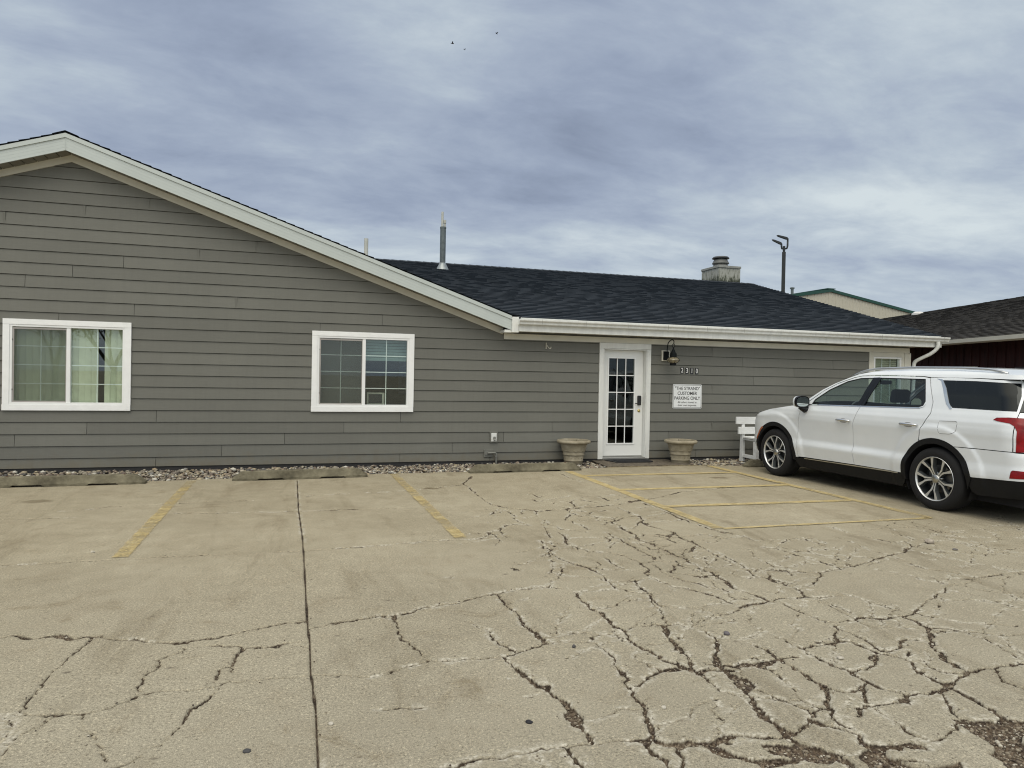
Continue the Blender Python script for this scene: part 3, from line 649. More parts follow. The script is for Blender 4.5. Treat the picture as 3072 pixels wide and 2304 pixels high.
wheel_stop(2.50, -1.15, 4.38, -1.09, 'weathered concrete wheel stop ending beside the left planter', 3)
wheel_stop(7.47, -1.17, 9.32, -1.17, 'concrete wheel stop mostly hidden by the front tyre of the white car', 4)

# ---------------------------------------------------------------- main building
Z0, EX = .0095, .1779
AX, AZ, SL = -3.283, 4.534, .3461       # gable apex (bottom of the rake trim) and slope
WING_S = .292
def wingz(y): return 2.525 + WING_S*(y+.35)
BL = thing('office_building', 'long low grey clapboard office building with white trim and dark shingle roof', 'building', (0, 0, 0))
SID = None
def siding_mat():
    m = bpy.data.materials.new('grey_siding'); m.use_nodes = True; t = m.node_tree; t.nodes.clear(); N = NT(t)
    tc = N.n('ShaderNodeTexCoord').outputs['Object']
    st = N.n('ShaderNodeMapping', ins={0: tc, 'Scale': (1.2, 1, 22)}).outputs[0]
    g = N.noise(st, 3.0, 5, .65); big = N.noise(tc, .8, 4, .6); tone = N.n('ShaderNodeAttribute', attribute_name='tone').outputs['Fac']
    sp = N.n('ShaderNodeSeparateXYZ', ins={0: tc}).outputs
    f = N.m('ADD', N.m('ADD', N.m('MULTIPLY', g, .30), N.m('MULTIPLY', big, .45)), N.m('MULTIPLY', tone, .22))
    c = N.ramp(f, [(.25, (.128, .128, .112)), (.55, (.158, .158, .138)), (.8, (.190, .190, .166))])
    # rain-splash mud on the lowest boards and faint run marks
    sm = N.m('SUBTRACT', N.m('ADD', N.noise(tc, 7, 5, .7), N.n('ShaderNodeMapRange', ins={0: sp[2], 1: .02, 2: .42, 3: .30, 4: -.25}).outputs[0]), .50, clamp=True)
    c = N.mix(N.m('MULTIPLY', sm, 2.0, clamp=True), c, (.15, .135, .10))
    rn = N.n('ShaderNodeMapping', ins={0: tc, 'Scale': (9, 1, .5)}).outputs[0]
    c = N.mix(1, c, N.ramp(N.noise(rn, 2, 4, .7), [(.32, (.965, .965, .96)), (.5, (1, 1, 1)), (.72, (1.02, 1.02, 1.02))]), 'MULTIPLY')
    P = N.n('ShaderNodeBsdfPrincipled', ins={'Base Color': c, 'Roughness': .62, 'Specular IOR Level': .35})
    st2 = N.n('ShaderNodeMapping', ins={0: tc, 'Scale': (6, 1, 90)}).outputs[0]
    bp = N.n('ShaderNodeBump', ins={'Height': N.noise(st2, 2.2, 4, .6), 'Strength': .35, 'Distance': .004}); t.links.new(bp.outputs[0], P.inputs['Normal'])
    N.n('ShaderNodeOutputMaterial', ins={0: P.outputs[0]}); return m
SIDM = siding_mat()
WHITE = mat('white_trim', (.72, .73, .70), .45, var=.09, vscale=2.2, bump=.15, bscale=120, stretch=(5, 1, .6))
VINYL = mat('vinyl_white', (.84, .85, .84), .32, var=.03, vscale=4)
CREAM = mat('cream_trim', (.64, .625, .54), .55, var=.07, vscale=3)
DARK = mat('dark_gap', (.012, .012, .012), .9)
OPEN = [(-4.04, -2.555, .965, 2.135), (.225, 1.705, .965, 2.115), (5.19, 6.15, -1, 2.10), (11.34, 12.06, .9, 2.07)]
JT = {}
for k, x in [(0, -2.12), (0, 1.58), (0, 3.14), (0, 7.2), (1, -1.19), (1, 2.48), (1, 8.9), (2, -3.97), (2, -.26), (2, 3.38), (2, 6.62), (3, -3.05), (3, .66), (3, 4.28), (3, 7.54), (4, -2.12), (4, 1.58), (4, 9.3), (6, 6.62), (6, 10.2), (7, 7.53), (8, 8.45), (9, 9.39), (10, 10.33), (10, 8.2), (11, 7.52), (12, -3.43), (12, .26), (13, -2.44), (13, 1.25), (14, -1.02), (15, -3.86), (16, -3.26), (17, -2.59), (18, -1.57), (19, -.74), (20, -4.13), (21, -3.12), (22, -2.27)]: JT.setdefault(k, []).append(x)
FLUSH = {(18, -1.57), (19, -.74), (20, -4.13), (21, -3.12), (22, -2.27), (14, -1.02), (11, 7.52), (7, 7.53), (3, 7.54)}
def clip(poly, a, b, c):   # keep a*x+b*z<=c
    out = []
    for i in range(len(poly)):
        p, q = poly[i], poly[(i+1) % len(poly)]; dp, dq = a*p[0]+b*p[1]-c, a*q[0]+b*q[1]-c
        if dp <= 0: out.append(p)
        if dp*dq < 0: t = dp/(dp-dq); out.append((p[0]+(q[0]-p[0])*t, p[1]+(q[1]-p[1])*t))
    return out
mb = MB(); tones = []
def board(poly, zb, tone):
    if len(poly) < 3: return
    def fy(z): return -.0195+.0155*(z-zb)/EX
    n = len(poly); vs = [(x, fy(z), z) for x, z in poly]+[(x, .004, z) for x, z in poly]
    mb.add(vs, [tuple(range(n))]+[(i, (i+1) % n, n+(i+1) % n, n+i) for i in range(n)]); tones.extend([tone]*(2*n))
for k in range(26):
    zb = Z0+k*EX; zt = zb+EX-.0055
    xr = 11.24 if k < 13 else 3.5
    xs_ = [-9.9]+sorted([-7.6-(k*37 % 19)/10.0]+[x for x in JT.get(k, [])]+([3.36] if k == 12 else []))+[xr]
    for a, b in zip(xs_[:-1], xs_[1:]):
        g = .0028; tone = random.random()
        rects = [(a+g, b-g, max(zb, .045), zt-.0005)]
        for (ox0, ox1, oz0, oz1) in OPEN:
            nr = []
            for (x0, x1, z0, z1) in rects:
                if x1 <= ox0 or x0 >= ox1 or z1 <= oz0 or z0 >= oz1: nr.append((x0, x1, z0, z1)); continue
                if x0 < ox0: nr.append((x0, ox0, z0, z1))
                if x1 > ox1: nr.append((ox1, x1, z0, z1))
                if z0 < oz0: nr.append((max(x0, ox0), min(x1, ox1), z0, oz0))
                if z1 > oz1: nr.append((max(x0, ox0), min(x1, ox1), oz1, z1))
            rects = nr
        for (x0, x1, z0, z1) in rects:
            p = [(x0, z0), (x1, z0), (x1, z1), (x0, z1)]
            lim = AZ+.06
            if k >= 12 and x0 < 3.35:
                p = clip(p, SL, 1, lim+SL*AX)
            if k >= 12 and x0 < 3.35 and p: p = clip(p, -SL, 1, lim-SL*AX)
            if k >= 12 and p: p = clip(p, 0, 1, 9)
            if x0 > 3.35 and k == 12 and p: p = clip(p, 0, 1, 2.24)
            board(p, zb, tone)
for k, x in FLUSH:     # joint covers, thin metal flashing standing a hair proud
    zb = Z0+k*EX; mb.box(x-.006, x+.02, -.0185, -.004, zb+.002, zb+EX-.01); tones.extend([.35]*8)
wall = mb.build('wall', SIDM, BL)
at = wall.data.attributes.new('tone', 'FLOAT', 'POINT'); at.data.foreach_set('value', np.array(tones, dtype=np.float32))
db = MB()
for a, c in ((-9.89, -4.04), (-2.555, .225), (1.705, 5.19), (6.15, 11.24)): db.box(a, c, .0045, .0055, .05, 2.2)
db.box(-4.04, -2.555, .0045, .0055, .05, .96); db.box(-4.04, -2.555, .0045, .0055, 2.14, 2.2); db.box(.225, 1.705, .0045, .0055, .05, .96); db.box(.225, 1.705, .0045, .0055, 2.12, 2.2)
db.prism([(-9.89, 2.2), (3.3, 2.2), (AX, AZ+.06)], .0045, .0055, 'y'); db.build('lap_shade_backing', DARK, BL)  # near-black sheet seen through board joints; also stands in for lap shadow
# backing behind the boards, with the openings left free, plus the other walls
b = MB()
segs = [(-9.9, -4.04), (-2.555, .225), (1.705, 5.19), (6.15, 11.34), (12.06, 12.28)]
for a, c in segs: b.box(a, c, .006, .14, 0, 2.3)
b.box(-4.04, -2.555, .006, .14, 0, .965); b.box(-4.04, -2.555, .006, .14, 2.135, 2.3)
b.box(.225, 1.705, .006, .14, 0, .965); b.box(.225, 1.705, .006, .14, 2.115, 2.3)
b.box(5.19, 6.15, .006, .14, 2.10, 2.3); b.box(11.34, 12.06, .006, .14, 0, .9); b.box(11.34, 12.06, .006, .14, 2.07, 2.3)
b.prism([(-9.9, 2.3), (3.2, 2.3), (AX, AZ+.1)], .006, .14, 'y')
b.box(12.16, 12.28, .145, 12.2, 0, 2.42); b.prism([(.15, 2.42), (12.2, 2.42), (6.0, 4.22)], 12.16, 12.28, 'x')
b.box(-9.9, 12.28, 12.2, 12.34, 0, 2.42); b.box(-9.9, -9.76, .145, 12.19, 0, 2.3); b.box(-9.75, 12.15, .15, 12.19, 2.36, 2.40)
b.build('wall_frame', mat('side_siding', (.158, .158, .138), .65, var=.1, vscale=3), BL)
f = MB(); f.box(-9.88, 12.26, -.002, .13, -.08, .045); f.build('foundation', mat('foundation', (.03, .03, .03), .9), BL)

# trim boards
def rake_pts(off, x):  # z of a line parallel to the rake
    return AZ+off-SL*abs(x-AX)
t = MB()
for s in (1, -1):      # rake trim on the wall
    xe = 3.33 if s > 0 else -9.896
    t.prism([(AX, AZ), (xe, rake_pts(0, xe)), (xe, rake_pts(.115, xe)), (AX, AZ+.115)], -.030, -.005, 'y')
t.build('rake_trim', CREAM, BL)
t = MB(); t.box(3.352, 5.19, -.028, -.002, 2.163, 2.262); t.box(5.19, 6.15, -.026, -.002, 2.163, 2.262); t.box(6.15, 12.28, -.028, -.002, 2.163, 2.262)
t.build('frieze_board', CREAM, BL)
GY_ = -.31             # plane of the gable fascia
def gable_fascia():
    t = MB()
    for s in (1, -1):
        xe = 3.40 if s > 0 else -9.97
        lo, hi = .085, .265
        t.prism([(AX, AZ+lo), (xe, rake_pts(lo, xe)), (xe, rake_pts(hi, xe)), (AX, AZ+hi)], GY_, GY_+.022, 'y')
        for q in (.045, .09, .135):   # faint ribs of the metal wrap
            t.prism([(AX, AZ+lo+q), (xe, rake_pts(lo+q, xe)), (xe, rake_pts(lo+q+.003, xe)), (AX, AZ+lo+q+.003)], GY_-.0012, GY_+.001, 'y')
        # drip flange
        t.prism([(AX, AZ+hi+.001), (xe, rake_pts(hi+.001, xe)), (xe, rake_pts(hi+.062, xe)), (AX, AZ+hi+.062)], GY_-.016, GY_+.02, 'y')
    t.box(AX-.003, AX+.003, GY_-.0045, GY_-.0018, AZ+.09, AZ+.32)
    return t.build('gable_fascia', mat('metal_wrap', (.50, .545, .525), .35, var=.04, vscale=2), BL)
gable_fascia()
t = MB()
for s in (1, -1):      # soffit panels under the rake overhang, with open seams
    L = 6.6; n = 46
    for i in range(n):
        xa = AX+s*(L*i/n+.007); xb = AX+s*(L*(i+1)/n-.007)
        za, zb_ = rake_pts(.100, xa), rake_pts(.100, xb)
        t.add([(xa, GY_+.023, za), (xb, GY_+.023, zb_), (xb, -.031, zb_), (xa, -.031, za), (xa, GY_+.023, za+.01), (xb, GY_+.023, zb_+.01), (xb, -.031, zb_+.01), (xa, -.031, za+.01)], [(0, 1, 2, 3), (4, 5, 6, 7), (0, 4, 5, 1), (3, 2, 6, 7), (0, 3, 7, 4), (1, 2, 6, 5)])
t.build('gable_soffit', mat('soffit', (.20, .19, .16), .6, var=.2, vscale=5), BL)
# boxed return at the foot of the rake
t = MB(); t.box(3.402, 3.52, -.345, -.032, 2.265, 2.530); t.box(3.28, 3.402, -.30, -.032, 2.263, 2.31); t.build('eave_return', WHITE, BL, bevel=.004)
# wing eave
t = MB(); t.box(3.524, 12.76, -.36, -.335, 2.285, 2.475); t.build('fascia', WHITE, BL, bevel=.003)
t = MB(); n = 62
for i in range(n):
    a = 3.524+(12.76-3.524)*i/n; c = 3.524+(12.76-3.524)*(i+1)/n
    t.box(a+.002, c-.004, -.334, -.029, 2.292+(i % 2)*.004, 2.302+(i % 2)*.004)
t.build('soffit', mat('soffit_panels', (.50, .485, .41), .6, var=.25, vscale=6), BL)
t = MB()
gp = [(-.362, 2.398), (-.425, 2.398), (-.437, 2.410), (-.440, 2.438), (-.452, 2.452), (-.470, 2.458), (-.476, 2.470), (-.476, 2.492), (-.462, 2.492), (-.458, 2.470), (-.43, 2.452), (-.424, 2.41), (-.362, 2.41)]
t.prism(gp, 3.50, 12.86, 'x'); t.prism([(-.362, 2.398), (-.44, 2.398), (-.476, 2.47), (-.476, 2.492), (-.362, 2.492)], 3.496, 3.4995, 'x'); t.prism([(-.362, 2.398), (-.44, 2.398), (-.476, 2.47), (-.476, 2.492), (-.362, 2.492)], 12.8605, 12.864, 'x')
gut = t.build('gutter', WHITE, BL)
t = MB()
for i in range(12): t = MB(); t.box(3.9+i*.8, 3.904+i*.8, -.479, -.475, 2.41, 2.49); t.build('gutter_hanger', mat('screw', (.3, .3, .28), .5), gut)
t = MB(); t.box(3.55, 4.598, -.372, -.345, 2.502, 2.522); t.build('drip_edge', WHITE, BL); t = MB(); t.box(4.6, 12.7, -.372, -.347, 2.500, 2.514)
t.build('drip_edge', WHITE, BL)
# downspout
t = MB(); dp = [(12.60, -.42, 2.40), (12.60, -.42, 2.31), (12.585, -.39, 2.24), (12.53, -.31, 2.15), (12.44, -.17, 2.06), (12.385, -.09, 2.00), (12.37, -.055, 1.93), (12.37, -.05, 1.7), (12.37, -.05, .25), (12.37, -.12, .12), (12.37, -.3, .08)]
t.tube(dp, .038, 10, smooth=4); t.box(12.325, 12.415, -.10, -.005, 1.70, 1.72); t.build('downspout', WHITE, BL, True, auto=40)
# right-hand trim panel, corner post and the small end window
t = MB(); t.box(11.232, 11.345, -.024, -.002, .05, 2.160); t.box(11.345, 12.058, -.024, -.002, 2.068, 2.160); t.box(12.058, 12.14, -.024, -.002, .05, 2.160); t.box(11.345, 12.058, -.024, -.002, .05, .9)
t.build('trim_panel', CREAM, BL); t = MB(); t.box(12.142, 12.30, -.040, .14, .02, 2.160); t.build('corner_post', CREAM, BL, bevel=.003)

CLEAR = glass('window_glass', (.93, .97, .95), 0.0, 1.6)
SCREEN = glass('insect_screen', (.92, .93, .92), .2, .5, .15, (.12, .12, .11))
ALU = mat('screen_frame', (.36, .34, .32), .45, var=.1)
def slider(x0, x1, z0, z1, name_label):
    w = thing('window', None, None); w.parent = BL; w['label'] = name_label
    tw = .085
    b = MB(); zc = z1
    b.box(x0, x1, -.040, -.004, z1-tw*.92, z1); b.box(x0-.004, x1-.002, -.040, -.004, z0, z0+tw)
    b.box(x0, x0+tw, -.038, -.004, z0+tw+.0005, z1-tw*.92-.0005); b.box(x1-tw, x1, -.038, -.004, z0+tw+.0005, z1-tw*.92-.0005)
    b.build('window_casing', mat('casing_white', (.86, .87, .86), .5, var=.04, vscale=8, bump=.3, bscale=60), w, bevel=.002)
    a, c, d, e = x0+tw, x1-tw, z0+tw, z1-tw*.92       # vinyl frame
    fr = .032; b = MB()
    b.box(a, c, -.032, .06, e-fr, e); b.box(a, c, -.032, .06, d, d+fr); b.box(a, a+fr, -.030, .06, d+fr, e-fr); b.box(c-fr, c, -.030, .06, d+fr, e-fr)
    xm = (a+c)/2; b.box(xm-.026, xm+.026, -.026, .058, d+fr, e-fr)
    fo = b.build('window_frame', VINYL, w, bevel=.003)
    for side in (0, 1):
        pa, pc = (a+fr, xm-.026) if side == 0 else (xm+.026, c-fr); pd, pe = d+fr, e-fr; yy = .030 if side == 0 else .012
        g = MB(); g.box(pa+.001, pc-.001, yy, yy+.004, pd+.001, pe-.001); g.build('pane', CLEAR, w)
        mnt = MB(); zs = [pd+(pe-pd)*k/4 for k in (1, 2, 3)]; xc = (pa+pc)/2
        for z in zs: mnt.box(pa+.001, pc-.001, yy+.006, yy+.012, z-.006, z+.006)
        mnt.box(xc-.006, xc+.006, yy+.0065, yy+.0125, pd+.001, pe-.001); mnt.build('muntins', VINYL, w)
    s = MB(); pa, pc = a+fr-.004, xm-.024; pd, pe = d+fr-.004, e-fr+.002; sw = .026; y0, y1 = -.020, -.008
    s.box(pa, pc, y0, y1, pe-sw-.01, pe-.01); s.box(pa, pc, y0, y1, pd, pd+sw); s.box(pa, pa+sw, y0, y1, pd+sw, pe-sw-.01); s.box(pc-.012, pc, y0, y1, pd+sw, pe-sw-.01)
    so = s.build('screen_frame', ALU, w, bevel=.002); q = MB(); q.box(pa+sw, pc-.012, -.0145, -.0135, pd+sw, pe-sw-.01); q.build('screen_mesh', SCREEN, w)
    for zz_ in (pd+.18, pe-.2): q = MB(); q.box(pa-.004, pa+.012, -.028, -.0205, zz_, zz_+.02); q.build('screen_clip', DARK, w)
    return w
slider(-4.123, -2.470, .890, 2.211, 'wide sliding window with pale vertical blinds behind the glass')
slider(.139, 1.788, .886, 2.191, 'sliding window with a dark room behind its right pane')
w = thing('window', None, None); w.parent = BL; w['label'] = 'small window in the white end panel above the car'
b = MB(); x0, x1, z0, z1 = 11.345, 12.058, .9, 2.066
b.box(x0, x1, -.034, .05, z1-.035, z1-.001); b.box(x0, x1, -.034, .05, z0+.001, z0+.035); b.box(x0+.001, x0+.035, -.033, .05, z0+.036, z1-.036); b.box(x1-.035, x1-.001, -.033, .05, z0+.036, z1-.036)
b.build('window_frame', VINYL, w, bevel=.003); g = MB(); g.box(x0+.036, x1-.036, .01, .014, z0+.036, z1-.036); g.build('pane', CLEAR, w)
g = MB()
for k in (1, 2): xx = x0+.036+(x1-x0-.072)*k/3; g.box(xx-.008, xx+.008, .016, .024, z0+.036, z1-.036)
g.build('muntins', VINYL, w)
g = MB()
for k in range(26): g.box(x0+.05, x1-.05, .050, .075, .93+k*.043, .930+k*.043+.037)
g.build('blind_slats', mat('slat_beige', (.48, .47, .38), .6), w)  # pale slats added close behind the pane to lighten its dark view
# rooms behind the glass
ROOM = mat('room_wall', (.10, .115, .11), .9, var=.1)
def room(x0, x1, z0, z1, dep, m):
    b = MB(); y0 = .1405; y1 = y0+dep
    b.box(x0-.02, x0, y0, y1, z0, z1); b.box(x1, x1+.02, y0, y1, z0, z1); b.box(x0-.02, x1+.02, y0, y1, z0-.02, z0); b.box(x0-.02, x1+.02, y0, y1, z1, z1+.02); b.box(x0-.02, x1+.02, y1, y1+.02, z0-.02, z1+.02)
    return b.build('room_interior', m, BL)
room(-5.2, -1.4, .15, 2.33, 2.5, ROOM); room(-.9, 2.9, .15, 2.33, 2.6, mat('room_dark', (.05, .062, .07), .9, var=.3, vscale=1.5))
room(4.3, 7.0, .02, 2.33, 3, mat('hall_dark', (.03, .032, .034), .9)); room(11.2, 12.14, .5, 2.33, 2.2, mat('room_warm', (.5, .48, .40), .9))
# vertical blinds in the left window
b = MB(); x = -4.04
i = 0
while x < -2.56:
    if not (-3.02 < x < -2.93):
        a = .24+.12*math.sin(i*1.7); dx, dy = .043*math.cos(a), .043*math.sin(a); yc = .095
        b.add([(x+.043-dx, yc-dy, .97), (x+.043+dx, yc+dy, .97), (x+.043+dx, yc+dy, 2.10), (x+.043-dx, yc-dy, 2.10), (x+.043-dx, yc-dy+.002, .97), (x+.043+dx, yc+dy+.002, .97), (x+.043+dx, yc+dy+.002, 2.10), (x+.043-dx, yc-dy+.002, 2.10)], [(0, 1, 2, 3), (7, 6, 5, 4), (0, 4, 5, 1), (3, 2, 6, 7), (0, 3, 7, 4), (1, 5, 6, 2)])
    x += .085; i += 1
b.box(-4.04, -2.56, .07, .13, 2.102, 2.13)
b.build('vertical_blinds', mat('blind_fabric', (.60, .61, .46), .7, var=.12, vscale=3), BL)
b = MB()
for k in range(7): z = 2.08-k*.048; b.box(1.0, 1.70, .16, .163, z-.045, z-.003)
b.box(1.0, 1.70, .155, .175, 1.735, 1.755); b.build('window_blind', mat('blind_slats', (.22, .30, .29), .6), BL)
b = MB(); b.box(.235, .97, .145, .150, .97, 2.11); b.build('roller_shade', mat('shade_cloth', (.16, .155, .145), .9, var=.3, vscale=30, stretch=(3, 1, 30)), BL)
mn = thing('monitor', 'small white-bezelled computer monitor standing inside the dark window', 'monitor', (1.22, .55, .92), -.15)
b = MB(); b.box(-.15, .15, -.02, .0, .06, .27); b.build('bezel', mat('monitor_white', (.62, .60, .52), .5), mn, bevel=.006)
b = MB(); b.box(-.12, .11, -.024, -.0205, .085, .245); b.build('screen', mat('monitor_screen', (.01, .015, .03), .15), mn)
b = MB(); b.box(-.03, .03, -.01, .01, .0, .06); b.box(-.09, .09, -.06, .05, -.005, .006); b.build('stand', mat('monitor_stand', (.1, .1, .1), .5), mn)
dk = thing('desk', 'dark desk inside the room carrying the small monitor', 'desk', (1.3, .7, 0)); b = MB(); b.box(-.9, 1.0, -.45, .45, .875, .913); b.build('desk_top', mat('desk_wood', (.06, .045, .035), .4), dk)
for sx in (-.85, .95):
    b = MB(); b.box(sx-.025, sx+.025, -.4, .4, .16, .875); b.build('leg', mat('desk_wood', (.06, .045, .035), .4), dk)
for (x0, x1, z0, z1, lb) in ((.34, .60, 1.35, 1.62, 'small dim framed picture on the back wall of the dark room'), (1.9, 2.5, 1.1, 1.9, 'large dim blue picture on the back wall of the dark room')):
    b = MB(); b.box(x0, x1, 2.72, 2.735, z0, z1); tag(b.build('wall_picture', mat('picture', (.05, .08, .16), .3, var=.5, vscale=6), None), lb, 'picture')

# ---------------------------------------------------------------- door
DW = mat('door_white', (.76, .77, .75), .35, var=.02, vscale=2)
dr = thing('door', None, None); dr.parent = BL
b = MB(); b.box(5.165, 5.245, -.034, -.002, .035, 2.06); b.box(6.130, 6.205, -.034, -.002, .035, 2.06); b.box(5.165, 6.205, -.034, -.002, 2.061, 2.160)
b.box(5.246, 5.264, -.03, .138, .035, 2.058); b.box(6.112, 6.129, -.03, .138, .035, 2.058); b.box(5.265, 6.111, -.03, .138, 2.040, 2.058)
b.build('door_frame', WHITE, dr, bevel=.003)
X0, X1, ZB, ZT, GY0 = 5.268, 6.108, .085, 2.036, .085
gx0, gx1, gz0, gz1 = 5.405, 5.925, .315, 1.885
b = MB(); b.box(X0, gx0, GY0, GY0+.045, ZB, ZT); b.box(gx1, X1, GY0, GY0+.045, ZB, ZT); b.box(gx0, gx1, GY0, GY0+.045, ZB, gz0); b.box(gx0, gx1, GY0, GY0+.045, gz1, ZT)
b.build('door_leaf', DW, dr)
b = MB(); m_ = .022
b.box(gx0-m_, gx1+m_, GY0-.012, GY0-.0005, gz1, gz1+m_); b.box(gx0-m_, gx1+m_, GY0-.012, GY0-.0005, gz0-m_, gz0); b.box(gx0-m_, gx0, GY0-.012, GY0-.0005, gz0+.0004, gz1-.0004); b.box(gx1, gx1+m_, GY0-.012, GY0-.0005, gz0+.0004, gz1-.0004)
for k in (1, 2): x = gx0+(gx1-gx0)*k/3; b.box(x-.008, x+.008, GY0+.004, GY0+.014, gz0, gz1)
for k in (1, 2, 3, 4): z = gz0+(gz1-gz0)*k/5; b.box(gx0, gx1, GY0+.0035, GY0+.0135, z-.008, z+.008)
b.build('door_muntins', VINYL, dr)
g = MB(); g.box(gx0+.0005, gx1-.0005, GY0+.018, GY0+.022, gz0+.0005, gz1-.0005); g.build('pane', glass('door_glass', (.6, .65, .65), 0, .9), dr)
BLK = mat('black_metal', (.012, .013, .014), .4, var=.2)
b = MB(); b.prism([(5.995, 1.03), (6.005, 1.02), (6.055, 1.02), (6.065, 1.03), (6.065, 1.185), (6.055, 1.20), (6.005, 1.20), (5.995, 1.185)], GY0-.028, GY0-.0005, 'y')
lk = b.build('door_lock', BLK, dr, bevel=.003)
b = MB(); b.tube([(6.03, GY0-.028, 1.055), (6.03, GY0-.06, 1.055)], .012); b.tube([(6.035, GY0-.06, 1.055), (5.93, GY0-.058, 1.055)], [.011, .008]); b.build('handle', BLK, dr, True, auto=40)
b = MB(); b.lathe([(0, GY0-.02), (.012, GY0-.022), (.024, GY0-.014), (.03, GY0-.004), (.03, GY0-.0005)], (6.033, 0, .917), 24, axis='y'); b.build('deadbolt', mat('brass', (.62, .50, .22), .25, 1), dr, True)
b = MB(); b.box(5.265, 6.111, -.05, .14, .03, .062); b.box(5.268, 6.108, GY0-.004, GY0+.02, .064, .083); b.build('threshold', mat('threshold', (.38, .38, .36), .4, .6), dr, bevel=.004)
b = MB(); b.box(5.245, 6.130, -.034, -.002, -.02, .03); b.build('kick_plate', mat('sill_dark', (.10, .09, .07), .8), dr)

# ---------------------------------------------------------------- roofs
def shingle_mat(name, c1, c2, c3, sx=1.0):
    m = bpy.data.materials.new(name); m.use_nodes = True; t = m.node_tree; t.nodes.clear(); N = NT(t)
    uv = N.n('ShaderNodeUVMap', uv_map='uv').outputs[0]
    br = N.n('ShaderNodeTexBrick', offset=.37, offset_frequency=2, squash=1.0, ins={'Vector': uv, 'Color1': (0, 0, 0, 1), 'Color2': (1, 1, 1, 1), 'Mortar': (.5, .5, .5, 1), 'Scale': 1.0, 'Mortar Size': .004, 'Bias': 0.0, 'Brick Width': .19, 'Row Height': .143}).outputs[0]
    br2 = N.n('ShaderNodeTexBrick', offset=.61, ins={'Vector': uv, 'Color1': (0, 0, 0, 1), 'Color2': (1, 1, 1, 1), 'Mortar': (.5, .5, .5, 1), 'Scale': 1.0, 'Mortar Size': .0, 'Brick Width': .31, 'Row Height': .143}).outputs[0]
    b1 = N.n('ShaderNodeSeparateColor', ins={0: br}).outputs[0]; b2 = N.n('ShaderNodeSeparateColor', ins={0: br2}).outputs[0]
    nz = N.noise(uv, 1.2, 4, .6); gr = N.noise(uv, 160, 2, .8)
    f = N.m('ADD', N.m('ADD', N.m('MULTIPLY', b1, .14), N.m('MULTIPLY', b2, .08)), N.m('ADD', N.m('MULTIPLY', nz, .24), N.m('MULTIPLY', gr, .50)))
    c = N.ramp(f, [(.25, c1), (.5, c2), (.8, c3)])
    P = N.n('ShaderNodeBsdfPrincipled', ins={'Base Color': c, 'Roughness': .85, 'Specular IOR Level': .3})
    h = N.m('ADD', N.m('MULTIPLY', b1, .6), N.m('MULTIPLY', gr, .3))
    bp = N.n('ShaderNodeBump', ins={'Height': h, 'Strength': .6, 'Distance': .006}); t.links.new(bp.outputs[0], P.inputs['Normal'])
    N.n('ShaderNodeOutputMaterial', ins={0: P.outputs[0]}); return m
SH = shingle_mat('slate_shingles', (.010, .0145, .021), (.021, .029, .040), (.042, .055, .070))
def shingle_slope(name, m, parent, A, B, up, length, lims=None, exposure=.143, thick=.017):
    # A->B runs along the eave; up is the unit vector up the slope; lims(s) gives start/end offsets along the eave at slope distance s
    A, B, up = Vector(A), Vector(B), Vector(up).normalized(); e = (B-A).normalized(); L = (B-A).length; nrm = e.cross(up)
    if nrm.z < 0: nrm = -nrm
    vs = []; fs = []; uvs = []; n = int(math.ceil(length/exposure))
    for i in range(n):
        s0, s1 = i*exposure, min((i+1)*exposure, length)
        a0, b0 = lims(s0) if lims else (0, L); a1, b1 = lims(s1) if lims else (0, L)
        k = max(1, int((max(b0, b1)-min(a0, a1))/.17)); rg = random.Random(i*7+3)
        lo0 = [a0+(b0-a0)*j/k for j in range(k+1)]; hi0 = [a1+(b1-a1)*j/k for j in range(k+1)]
        for j in range(k):
            t = thick*(1+rg.choice([0, 0, .3])); o = len(vs)
            p = [A+e*lo0[j]+up*(s0-.002)+nrm*t, A+e*lo0[j+1]+up*(s0-.002)+nrm*t, A+e*hi0[j+1]+up*s1+nrm*.001, A+e*hi0[j]+up*s1+nrm*.001,
                 A+e*lo0[j]+up*(s0-.002)-nrm*.002, A+e*lo0[j+1]+up*(s0-.002)-nrm*.002]
            vs += [tuple(q) for q in p]; fs += [(o, o+1, o+2, o+3), (o+4, o+5, o+1, o)]
            uvs += [(lo0[j], s0+.002), (lo0[j+1], s0+.002), (hi0[j+1], s1-.002), (hi0[j], s1-.002), (lo0[j], s0+.001), (lo0[j+1], s0+.001), (lo0[j+1], s0+.002), (lo0[j], s0+.002)]
    me = bpy.data.meshes.new(name); me.from_pydata(vs, [], fs); uvl = me.uv_layers.new(name='uv')
    uvl.data.foreach_set('uv', [c for u in uvs for c in u]); me.materials.append(m); me.update()
    o = bpy.data.objects.new(name, me); COL.objects.link(o)
    if parent: o.parent = parent
    return o
RIDY, RGX = 6.0, 12.74
RIDZ = wingz(RIDY); Ls = math.hypot(RIDY+.37, RIDZ-wingz(-.37))
GR = AZ+.342          # gable ridge height
def valley(s):
    y = -.37+s*math.cos(math.atan(WING_S)); z = wingz(y); xv = AX+(GR-z)/SL
    return (max(xv-.25, -3.2)-(-3.3), RGX-(-3.3))
cs, sn = math.cos(math.atan(WING_S)), math.sin(math.atan(WING_S))
roof = shingle_slope('roof', SH, BL, (-3.3, -.37, wingz(-.37)), (RGX, -.37, wingz(-.37)), (0, cs, sn), Ls, lambda s: (max(valley(s)[0], 6.86-0 if s < .2 else 0), RGX+3.3))
g = .3461; cg, sg_ = math.cos(math.atan(g)), math.sin(math.atan(g)); Lg = 6.78/cg
xe = AX+6.78
shingle_slope('gable_roof', SH, BL, (xe, -.335, GR-g*6.78), (xe, 12.4, GR-g*6.78), (-cg, 0, sg_), Lg, thick=.010)
